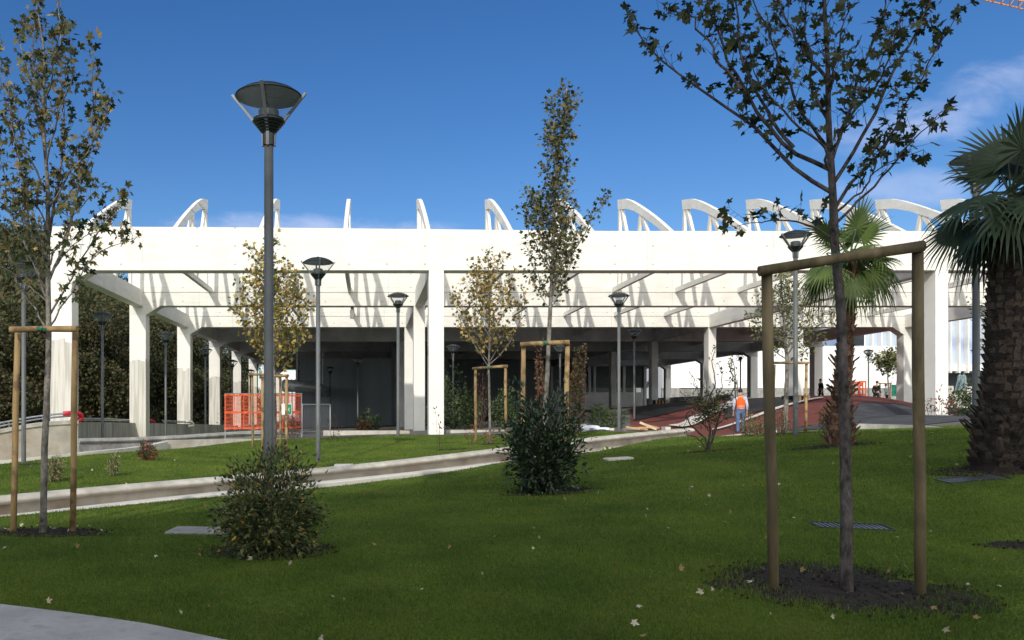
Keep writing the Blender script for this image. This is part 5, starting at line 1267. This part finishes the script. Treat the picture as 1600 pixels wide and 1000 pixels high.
for k, (px, dd, h, lb) in enumerate(WT):
    x = (px - VX) * dd / F; b_ = Vector((x, dd, min(0.4, float(hill(np.array(x), np.array(dd))))));
    root = empty('woodland_tree', b_, lb, 'tree', 'trees of the wood behind the left columns'); mb = MB()
    mb.tube(jitter([b_ + Vector((0, 0, h * t)) for t in (-.03, .15, .3, .5, .75)], .3), [.2, .17, .15, .1, .04], 8)
    pp = []; vv = []
    for q in range(16):
        a = q * 2.4; rr = 2.2 * math.sqrt((q % 8 + .5) / 8); zc = h * (.30 + .62 * ((q * .618) % 1)); c = (b_.x + rr * math.cos(a), b_.y + rr * math.sin(a), b_.z + zc)
        mb.tube([b_ + Vector((0, 0, h * .25)), Vector(c)], [.07, .02], 5, cap=False)
        p, v = clump_pts(c, (1.5, 1.5, 1.3), 640, RNG); pp.append(p); vv.append(v)
    for q in range(6):
        a = q * 1.05; c = (b_.x + 2.3 * math.cos(a), b_.y + 2.3 * math.sin(a), b_.z + .9); p, v = clump_pts(c, (1.4, 1.4, 1.3), 300, RNG); pp.append(p); vv.append(v)
    mb.build('trunk', M['barkdark'], root)
    leaves('crown', np.concatenate(pp), np.concatenate(vv), .23, 'simple', [M['forest'], M['forestbrown']], root, droop=.1, spread=.7, fr=[.7, .3] if k % 2 else [.35, .65])

# ================================================================== construction fence with orange mesh
def fence_panel(px0, px1, d0, d1, ytop, ybot, label, meshy, nwire=12):
    a0 = P(px0, ytop, d0); a1 = P(px1, ytop, d1); z0 = P(px0, ybot, d0).z; z1 = P(px1, ybot, d1).z
    root = empty('fence_panel', (a0.x, a0.y, z0), label, 'fence panel', 'construction fence panels')
    fr_ = MB(); fr_.tube([(a0.x, a0.y, z0), a0, a1, (a1.x, a1.y, z1)], .024, 7); fr_.tube([Vector((a0.x, a0.y, z0 + .2)), Vector((a1.x, a1.y, z1 + .2))], .018, 6); fr_.build('frame', M['steel'], root)
    w = MB(); n = int((a1 - a0).length / .14)
    for q in range(1, n): t = q / n; p = a0.lerp(a1, t); w.tube([p, Vector((p.x, p.y, (z0 + (z1 - z0) * t) + .2))], .003, 3, cap=False)
    w.build('wire', M['steel'], root)
    if meshy:
        m_ = MB(); y0, y1 = meshy; n = int((a1 - a0).length / .28); H = a0.z - z0
        seed = random.random() * 50
        off = lambda t, v: Vector((0, -.05 - .04 * mnoise.noise(Vector((t * 9, v * 3, seed))), .03 * mnoise.noise(Vector((t * 6, v * 2, seed + 9)))))
        rows = 26
        for r_ in range(rows):
            v = y0 + (y1 - y0) * r_ / (rows - 1); pl = [a0.lerp(a1, t) + Vector((0, 0, -v * H)) + off(t, v) for t in np.linspace(-.02, 1.0, 24)]
            wd = .015 if r_ not in (0, 13, rows - 1) else .055
            for i_ in range(len(pl) - 1): m_.beam(pl[i_], pl[i_ + 1], .006, wd * (1 + .5 * mnoise.noise(Vector((i_ * .8, r_ * 2.2, seed)))))
        for q in range(n):
            t = q / n; pl = [a0.lerp(a1, t) + Vector((0, 0, -v * H)) + off(t, v) for v in np.linspace(y0, y1, 7)]
            for i_ in range(len(pl) - 1): m_.beam(pl[i_], pl[i_ + 1], .022, .006, up=(0, 0, 1) if False else (0, 1, 0))
        m_.build('orange_mesh', M['mesh'], root)
    return root
fence_panel(352, 410, 27.6, 27.9, 615, 687, 'leftmost steel fence panel hung with orange plastic mesh', (.03, .76))
fence_panel(411, 471, 28.0, 29.4, 615, 686, 'second steel fence panel with orange mesh, carrying the green exit sign', (.03, .78))
fence_panel(472, 516, 30.2, 34, 632, 683, 'bare steel fence panel right of the orange mesh', None)
# exit sign: white board with green field and a running figure
sg = P(450, 640, 28.4); root = empty('exit_sign', sg, 'small white and green emergency exit sign on the orange fence', 'sign')
mb = MB(); mb.box(sg.x - .22, sg.x + .13, 28.32, 28.34, sg.z - .17, sg.z + .20, 0); mb.build('board', mat('sign_white', (.8, .8, .8), .5), root)
mb = MB(); mb.box(sg.x - .03, sg.x + .115, 28.305, 28.318, sg.z - .15, sg.z + .18); gf_ = mb.build('green_field', mat('sign_green', (.0, .22, .09), .5), root)
mb = MB(); x0 = sg.x + .04; y0 = 28.30; z0 = sg.z
mb.lathe([(.0001, 0), (.014, .006), (.014, .02), (.0001, .028)], 10, (x0 + .012, y0 - .004, z0 + .035))
for a, b_ in (((0, .03), (-.01, -.02)), ((-.01, -.02), (.02, -.05)), ((.02, -.05), (.02, -.08)), ((-.01, -.02), (-.035, -.05)), ((-.035, -.05), (-.055, -.05)), ((0, .025), (.03, .005)), ((0, .025), (-.03, .01))):
    mb.beam((x0 + a[0], y0 - .002, z0 + a[1]), (x0 + b_[0], y0 - .002, z0 + b_[1]), .008, .012, up=(0, 1, 0))
mb.build('running_figure', mat('sign_figure', (.85, .85, .85), .5), gf_)

# ventilation duct hanging in the hall, left
dp = P(464, 603, 56); root = empty('air_duct', dp, 'shiny silver duct end hanging under the hall ceiling behind the fence', 'duct'); mb = MB()
mb.tube([dp + Vector((-.9, -.3, 0)), dp, dp + Vector((1.2, 3, -.1)), dp + Vector((1.6, 10, -.2))], [.40, .42, .42, .42], 18); mb.build('pipe', M['steel'], root, True)
mb = MB(); mb.beam(dp + Vector((0, 0, .4)), dp + Vector((0, 0, 3.2)), .05, .05); mb.beam(dp + Vector((1.4, 6, .3)), dp + Vector((1.4, 6, 3.2)), .05, .05); mb.build('hanger', M['dark_conc'], root)

# planks and sacks
def gzz(x, y): return gz(x, y)
PL = [((978, 667), (1012, 671), 28.9, .10, 'topmost'), ((1000, 660), (1026, 671), 28.6, .13, 'leaning'), ((990, 668.5), (1026, 667.5), 29.3, .05, ''), ((974, 673), (1020, 674), 28.8, .02, ''), ((1010, 664), (1030, 669), 29.0, .10, '')]
PLB = ['broad plank lying lowest in front of the timber pile', 'long pale plank slanting across the top of the timber pile', 'plank lying level at the back of the timber pile', 'orange-brown plank flat at the front of the pile', 'short plank sticking out at the right of the pile']
for k, ((xa, ya), (xb, yb), dd, ll, _) in enumerate(PL):
    a = P(xa, ya, dd + .1 * k); b_ = P(xb, yb, dd - .2 + .08 * k); gmin = max(gz(a.x, a.y), gz(b_.x, b_.y))
    mb = MB(); mb.beam(a, b_, .16, .05 if k != 1 else .07); o = mb.build('plank', M['plank'] if k != 1 else mat('pale_plank', (.62, .50, .33), .8), None, loc=a); tag(o, PLB[k], 'plank', 'planks piled by the lamp')
for k, (px, dd, w, h, lb) in enumerate(((906, 28.6, .62, .26, 'white sack with blue print, leftmost of the row on the bed edging'), (922, 28.9, .66, .20, 'flat white sack next to the leftmost sack'), (941, 28.8, .5, .12, 'flattened white sack right of the feathery shrub'))):
    c = g_on(px, dd); root = empty('sack', c, lb, 'sack', 'white sacks on the ground'); bm = bmesh.new(); bmesh.ops.create_uvsphere(bm, u_segments=24, v_segments=14, radius=1)
    for v in bm.verts:
        s = 1 + .12 * mnoise.noise(v.co * 3 + Vector((k * 5, 0, 0))); q = lambda t: math.copysign(abs(t) ** .6, t); v.co = Vector((c.x + q(v.co.x) * w / 2 * s, c.y + q(v.co.y) * .22 * s, c.z + h * .5 + q(v.co.z) * h / 2 * s))
    mb = MB().bm(bm); bag_ = mb.build('bag', M['plastic'], root, True)
    mb = MB(); mb.box(c.x - w * .32, c.x + w * .1, c.y - .235, c.y - .20, c.z + h * .3, c.z + h * .5); mb.build('print', M['sackblue'], bag_)
o = MB().box(P(928, 0, 29).x, P(956, 0, 29).x, 28.7, 28.9, gz(8, 29) , gz(8, 29) + .08, .01).build('stone_slab', M['conc_smooth'], None, loc=(8.2, 28.8, gz(8, 29))); tag(o, 'long thin pale slab lying right of the white sacks', 'slab')

# ================================================================== far right: barriers, netting, parasols, frame, stair
def barrier(px, d, w, ytop, ybot, m, label):
    a = P(px, ytop, d); zb = P(px, ybot, d).z; root = empty('plastic_barrier', (a.x, d, zb), label, 'barrier', 'orange barriers on the crest'); mb = MB(); H = a.z - zb; t = .06
    for x in (0, w / 2, w): mb.box(a.x + x - t / 2, a.x + x + t / 2, d, d + .06, zb, a.z)
    mb.build('upright', m, root); mb = MB()
    for q in (1, .62, .3): mb.box(a.x, a.x + w, d - .01, d + .05, zb + H * q - .12, zb + H * q)
    mb.box(a.x + w * .12, a.x + w * .4, d + .003, d + .04, zb + H * .7, zb + H * .9); mb.build('rail', m, root)
barrier(1335, 60, .62, 596, 624, M['mesh'], 'orange openwork barrier nearest the small palm trunk')
barrier(1344, 60.5, .42, 595, 624, M['mesh'], 'orange openwork barrier left of the lamp on the crest')
a = P(1392, 601, 66); b_ = P(1425, 619, 66); root = empty('netting_fence', (a.x, 66, b_.z), 'green netting fence far behind the round-headed tree', 'fence')
mb = MB(); mb.box(a.x, b_.x, 66, 66.04, b_.z, a.z); mb.build('netting', M['green'], root); mb = MB()
for q in range(5): x = a.x + (b_.x - a.x) * q / 4; mb.tube([(x, 65.95, b_.z - .5), (x, 65.95, a.z + .3)], .03, 6)
mb.build('post', M['steel'], root)
def parasol(px, d, label):
    c = P(px, 614, d); root = empty('parasol', c, label, 'parasol', 'closed parasols under the ribbed building'); H = P(px, 585, d).z - c.z
    mb = MB(); n = 16; vs = []; fs = []; prof = [(.03, H), (.14, H * .93), (.20, H * .6), (.30, H * .3), (.34, H * .12)]
    for r_, z in prof:
        for k in range(n): a = 2 * math.pi * k / n; q = r_ * (1.15 if k % 2 else .72); vs.append((c.x + q * math.cos(a), c.y + q * math.sin(a), c.z + z))
    for i_ in range(len(prof) - 1):
        for k in range(n): fs.append((i_ * n + k, i_ * n + (k + 1) % n, (i_ + 1) * n + (k + 1) % n, (i_ + 1) * n + k))
    mb.add(vs, fs); mb.build('cloth', M['umb'], root); mb = MB(); mb.tube([c + Vector((0, 0, -.4)), c + Vector((0, 0, H + .12))], .035, 8); mb.build('pole', M['lampfin'], root)
parasol(1500, 74, 'left one of two folded grey parasols under the ribbed building'); parasol(1506, 73, 'right one of two folded grey parasols under the ribbed building')
c = P(1485, 614, 72); o = MB().box(c.x - .3, c.x + .3, 72, 72.5, c.z - .3, P(0, 603, 72).z, .02).build('planter_box', M['conc'], None, loc=c); tag(o, 'pale box left of the folded parasols', 'planter')
c = P(1517, 614, 72); o = MB().box(c.x - .35, c.x + .35, 72, 72.5, c.z - .3, P(0, 604, 72).z, .02).build('planter_box', M['conc_smooth'], None, loc=c); tag(o, 'pale box right of the folded parasols', 'planter')
o = MB().box(P(1482, 0, 70).x, P(1560, 0, 70).x, 70, 70.5, 1.2, P(0, 614, 70).z).build('terrace_wall', M['whitewall'], None, loc=(50, 70, 1.2)); tag(o, 'long white terrace wall below the folded parasols', 'low wall')
# grey rail frame left of the man, and railings deep in the hall
root = empty('railing', P(1133, 625, 58), 'thin grey pipe frame behind the man in the orange vest', 'railing'); mb = MB(); mb.tube([P(1133, 594, 58), P(1152, 594, 58), P(1152, 630, 58)], .03, 6); mb.tube([P(1133, 610, 58), P(1152, 610, 58)], .02, 6); mb.build('frame', M['steel'], root)
root = empty('railing', P(1088, 628, 74), 'pale barred railing seen left of the third-row column inside the hall', 'railing'); mb = MB(); mb.tube([P(1062, 607, 74), P(1112, 607, 74)], .035, 6); mb.tube([P(1062, 626, 74), P(1112, 626, 74)], .035, 6); mb.build('frame', M['steel'], root); mb = MB()
for q in range(22): mb.tube([P(1062 + q * 2.4, 607, 74), P(1062 + q * 2.4, 626, 74)], .022, 4)
mb.build('bars', M['steel'], root)
root = empty('metal_stair', P(1015, 612, 86), 'small grey metal stair at the back of the hall beside the chamfered opening', 'stair'); mb = MB(); mb.beam(P(1006, 608, 86), P(1024, 590, 86), .1, .35); mb.beam(P(1006, 602, 86), P(1024, 584, 86), .05, .06); mb.build('flight', M['steel'], root)
mb = MB()
for q in range(8): mb.box(P(1006 + q * 2.3, 0, 86).x - .1, P(1006 + q * 2.3, 0, 86).x + .14, 85.5, 86.6, P(0, 607 - q * 2.3, 86).z, P(0, 606.2 - q * 2.3, 86).z)
mb.build('tread', M['steel'], root)
root = empty('wall_ladder', P(1043, 590, 86), 'white ladder on the wall in the chamfered opening at the back of the hall', 'ladder'); mb = MB(); mb.tube([P(1041, 572, 86), P(1041, 592, 86)], .04, 5); mb.tube([P(1046, 572, 86), P(1046, 592, 86)], .04, 5); mb.build('rail', M['whitecol'], root); mb = MB()
for q in range(7): mb.tube([P(1041, 573 + q * 3, 86), P(1046, 573 + q * 3, 86)], .03, 4)
mb.build('rung', M['whitecol'], root)
root = empty('railing', P(1265, 618, 80), 'low dark frame seat between the columns left of the small palm', 'bench'); mb = MB()
mb.tube([P(1266, 602, 80), P(1282, 602, 80)], .04, 6); mb.tube([P(1272, 602, 80), P(1272, 622, 80)], .06, 6); mb.box(P(1267, 0, 80).x, P(1281, 0, 80).x, 79.6, 80.4, P(0, 618, 80).z, P(0, 614, 80).z); mb.build('frame', M['lampfin'], root)

# crane jib, top right
root = empty('tower_crane', P(1800, 640, 78), 'orange lattice crane jib crossing the top right corner of the sky', 'crane')
a = P(1530, -8, 78); b_ = P(1830, 62, 78); ax = (b_ - a); n = 22; off = [Vector((0, -.55, 0)), Vector((0, .55, 0)), Vector((0, 0, 1.0))]
mb = MB()
for o_ in off: mb.tube([a + o_, b_ + o_], .07, 6)
mb.build('chord', M['craney'], root); mb = MB()
for q in range(n):
    p = a + ax * (q / n); r_ = a + ax * ((q + 1) / n); m2 = a + ax * ((q + .5) / n)
    for o_ in off[:2]: mb.tube([p + o_, m2 + off[2]], .035, 4); mb.tube([m2 + off[2], r_ + o_], .035, 4)
    mb.tube([p + off[0], p + off[1]], .03, 4); mb.tube([p + off[0], r_ + off[1]], .03, 4)
mb.build('lattice', M['craney'], root); mb = MB()
mx_, my_ = b_.x, b_.y
for sx in (-.8, .8):
    for sy in (-.8, .8): mb.tube([(mx_ + sx, my_ + sy, 1), (mx_ + sx, my_ + sy, b_.z + 6)], .09, 5)
for q in range(26):
    z = 1 + q * (b_.z) / 26
    for (s0, s1) in (((-.8, -.8), (.8, -.8)), ((.8, .8), (-.8, .8)), ((-.8, .8), (-.8, -.8)), ((.8, -.8), (.8, .8))): mb.tube([(mx_ + s0[0], my_ + s0[1], z), (mx_ + s1[0], my_ + s1[1], z + b_.z / 26)], .04, 4)
mb.build('mast', M['craney'], root)

# ================================================================== people
SKIN = mat('skin', (.50, .30, .21), .6, .05, 8, 0); HAIR = mat('dark_hair', (.03, .024, .02), .7, .2, 30, .3, 80)
def skin_obj(name, chains, radii_root, m, parent, sub=2):
    """chains: list of [(x,y,z,r)], first point of the first chain is the root; a chain may start at an existing point"""
    me = bpy.data.meshes.new(name); bm = bmesh.new(); pts = {}; rr = []
    def vget(p):
        key = (round(p[0], 4), round(p[1], 4), round(p[2], 4))
        if key not in pts: pts[key] = bm.verts.new(p[:3]); rr.append(p[3])
        return pts[key]
    for ch in chains:
        for a, b_ in zip(ch[:-1], ch[1:]):
            va, vb = vget(a), vget(b_)
            if not bm.edges.get((va, vb)): bm.edges.new((va, vb))
    bm.verts.index_update(); bm.to_mesh(me); bm.free(); o = bpy.data.objects.new(name, me); COL.objects.link(o); o.parent = parent
    sk = o.modifiers.new('Skin', 'SKIN'); sk.use_smooth_shade = True
    for i_, q in enumerate(rr): v = me.skin_vertices[0].data[i_]; v.radius = q if hasattr(q, '__len__') else (q, q)
    me.skin_vertices[0].data[0].use_root = True
    ss = o.modifiers.new('Subdivision', 'SUBSURF'); ss.levels = sub; ss.render_levels = sub; me.materials.append(m)
    return o
def person(base, label, height, face, shirt, trous, vest=None, lean=0.0, arms='down', shoes=None, cap=None):
    """face: angle the person faces (0 = away from the viewpoint)"""
    root = empty('person', base, label, 'person', rz=face); k = height / 1.75; root.scale = (k, k, k)
    L_ = lambda z: lean * max(0, z - .95)      # lean forward (+y)
    p = lambda x, y, z, r: (x, y + L_(z), z, r)
    pel = p(0, 0, .96, (.150, .105)); body = [[pel, p(0, 0, 1.12, (.135, .10)), p(0, .005, 1.30, (.160, .11)), p(0, 0, 1.42, (.150, .095)), p(0, 0, 1.50, .055), p(0, .01, 1.565, .052), p(0, .02, 1.63, (.074, .090)), p(0, .02, 1.71, (.068, .085))]]
    hands = []
    for s in (-1, 1):
        body.append([pel, p(s * .10, 0, .88, .085), (s * .105, .02 + .09 * s, .50, .060), (s * .11, -.03 + .15 * s, .10, .045), (s * .115, .09 + .15 * s, .04, .035)])
        el = p(s * .235, -.02, 1.12, .042); wr = (s * .245, .05 + L_(1.3) * .9 + (.02 if arms == 'down' else .22), .88 if arms == 'down' else 1.05, .028)
        sh = p(s * .19, 0, 1.41, .058)
        body.append([body[0][3], sh, el, wr, (wr[0], wr[1] + .02, wr[2] - .08, (.040, .018))])
        pal = (wr[0], wr[1] + .02, wr[2] - .08, (.040, .018))
        for f_ in range(4):
            fx = (f_ - 1.5) * .017; L2 = (.075, .085, .08, .062)[f_]
            body.append([pal, (pal[0] + fx * .9, pal[1] + .008, pal[2] - .045, .0085), (pal[0] + fx, pal[1] + .016, pal[2] - .045 - L2 * .5, .008), (pal[0] + fx, pal[1] + .034, pal[2] - .045 - L2 * .9, .007)])
        body.append([pal, (pal[0] - s * .034, pal[1] + .025, pal[2] - .012, .010), (pal[0] - s * .045, pal[1] + .04, pal[2] - .048, .008)])
    skin_obj('body', body, None, SKIN, root, 2)
    hy = L_(1.68) + .02
    hd = MB(); bm = bmesh.new(); bmesh.ops.create_uvsphere(bm, u_segments=18, v_segments=12, radius=1)
    for v in bm.verts:
        c = v.co.copy(); v.co = Vector((c.x * .086, hy - .012 + c.y * .103, 1.695 + c.z * .088))
        if c.z < -.2: v.co.z = 1.695 + c.z * .088; v.co.y -= .012
        if c.y > .45 and c.z < .35: v.co.y = hy - .012 + .40 * .103
    hd.bm(bm); hd.build('hair', HAIR, root, True, loc='local')
    fc = MB(); fc.tube([(0, hy + .085, 1.69), (0, hy + .108, 1.655), (0, hy + .098, 1.645)], [.008, .013, .012], 6)     # nose
    for s in (-1, 1): fc.tube([(s * .084, hy, 1.69), (s * .092, hy - .008, 1.665), (s * .084, hy, 1.635)], [.010, .014, .008], 6)
    fc.build('face_feature', SKIN, root, True, loc='local')
    ey = MB()
    for s in (-1, 1): ey.lathe([(.0001, -.006), (.008, -.003), (.008, .003), (.0001, .006)], 8, (s * .03, hy + .092, 1.68))
    ey.box(-.022, .022, hy + .088, hy + .094, 1.615, 1.621); ey.build('eyes_and_mouth', HAIR, root, loc='local')
    skin_obj('shirt', [[p(0, 0, .93, (.155, .115)), p(0, 0, 1.12, (.148, .112)), p(0, .005, 1.30, (.172, .122)), p(0, 0, 1.42, (.158, .104)), p(0, 0, 1.475, .066)]] +
             [[p(0, 0, 1.42, (.158, .104)), p(s * .19, 0, 1.412, .070), p(s * .236, -.02, 1.12, .056), ((s * .245), (.04 + L_(1.3) * .9 + (.02 if arms == 'down' else .20)), .93 if arms == 'down' else 1.07, .042)] for s in (-1, 1)], None, shirt, root)
    skin_obj('trousers', [[p(0, 0, 1.02, (.152, .112)), p(0, 0, .93, (.158, .115))]] + [[p(0, 0, .93, (.158, .115)), (s * .10, 0, .85, .098), (s * .105, .02 + .09 * s, .50, .078), (s * .11, -.03 + .15 * s, .07, .062)] for s in (-1, 1)], None, trous, root)
    shm = shoes or M['black']
    for s in (-1, 1):
        c = MB(); c.box(s * .112 - .045, s * .112 + .045, -.09 + .15 * s, .18 + .15 * s, 0, .08, .03); c.build('shoe', shm, root, loc='local')
    if vest:
        vest_ = skin_obj('vest', [[p(0, 0, .90, (.182, .140)), p(0, 0, 1.05, (.180, .138)), p(0, 0, 1.20, (.190, .142)), p(0, .005, 1.33, (.196, .140)), p(0, 0, 1.42, (.178, .120)), p(0, 0, 1.465, (.10, .08))]], None, vest, root)
        for z in (1.0, 1.09):
            rg = MB(); y_ = L_(z); rg.lathe([(.1, -.018), (.1, .018)], 28, (0, 0, 0), closed=True)
            rg.v = [(v[0] * 1.715, v[1] * 1.36 + y_ + (0.0), v[2] + z) for v in rg.v]; rg.build('reflective_band', M['steel'], vest_, True, loc='local')
    return root
gy_ = g_on(1157, 32); gy_.z = max(gy_.z, P(1157, 678, 32).z)
VEST = mat('orange_vest', (.95, .12, .015), .7, .08, 6, .1, 20); JEANS = mat('blue_jeans', (.09, .15, .27), .85, .2, 8, .2, 60); PALE = mat('pale_blue_shirt', (.50, .52, .64), .8, .08, 8, 0)
person(gy_, 'man in an orange reflective vest and blue jeans on the red paving', 1.72, R(-18), PALE, JEANS, VEST, .10)
BLK = mat('black_cloth', (.018, .018, .022), .9, .2, 8, 0)
person(g_on(1369, 59), 'distant man in black clothes beside the lamp on the mound crest', 1.82, R(-60), BLK, BLK, None, .15)
person(g_on(1386, 62), 'distant person in blue by the small stakes on the crest', 1.72, R(40), mat('blue_grey_cloth', (.14, .22, .30), .9), BLK, None, .12)
person(g_on(1283, 58), 'person in dark clothes half hidden behind the column left of the small palm', 1.7, R(90), mat('navy_cloth', (.015, .02, .05), .9), BLK, None, .05)
blades()
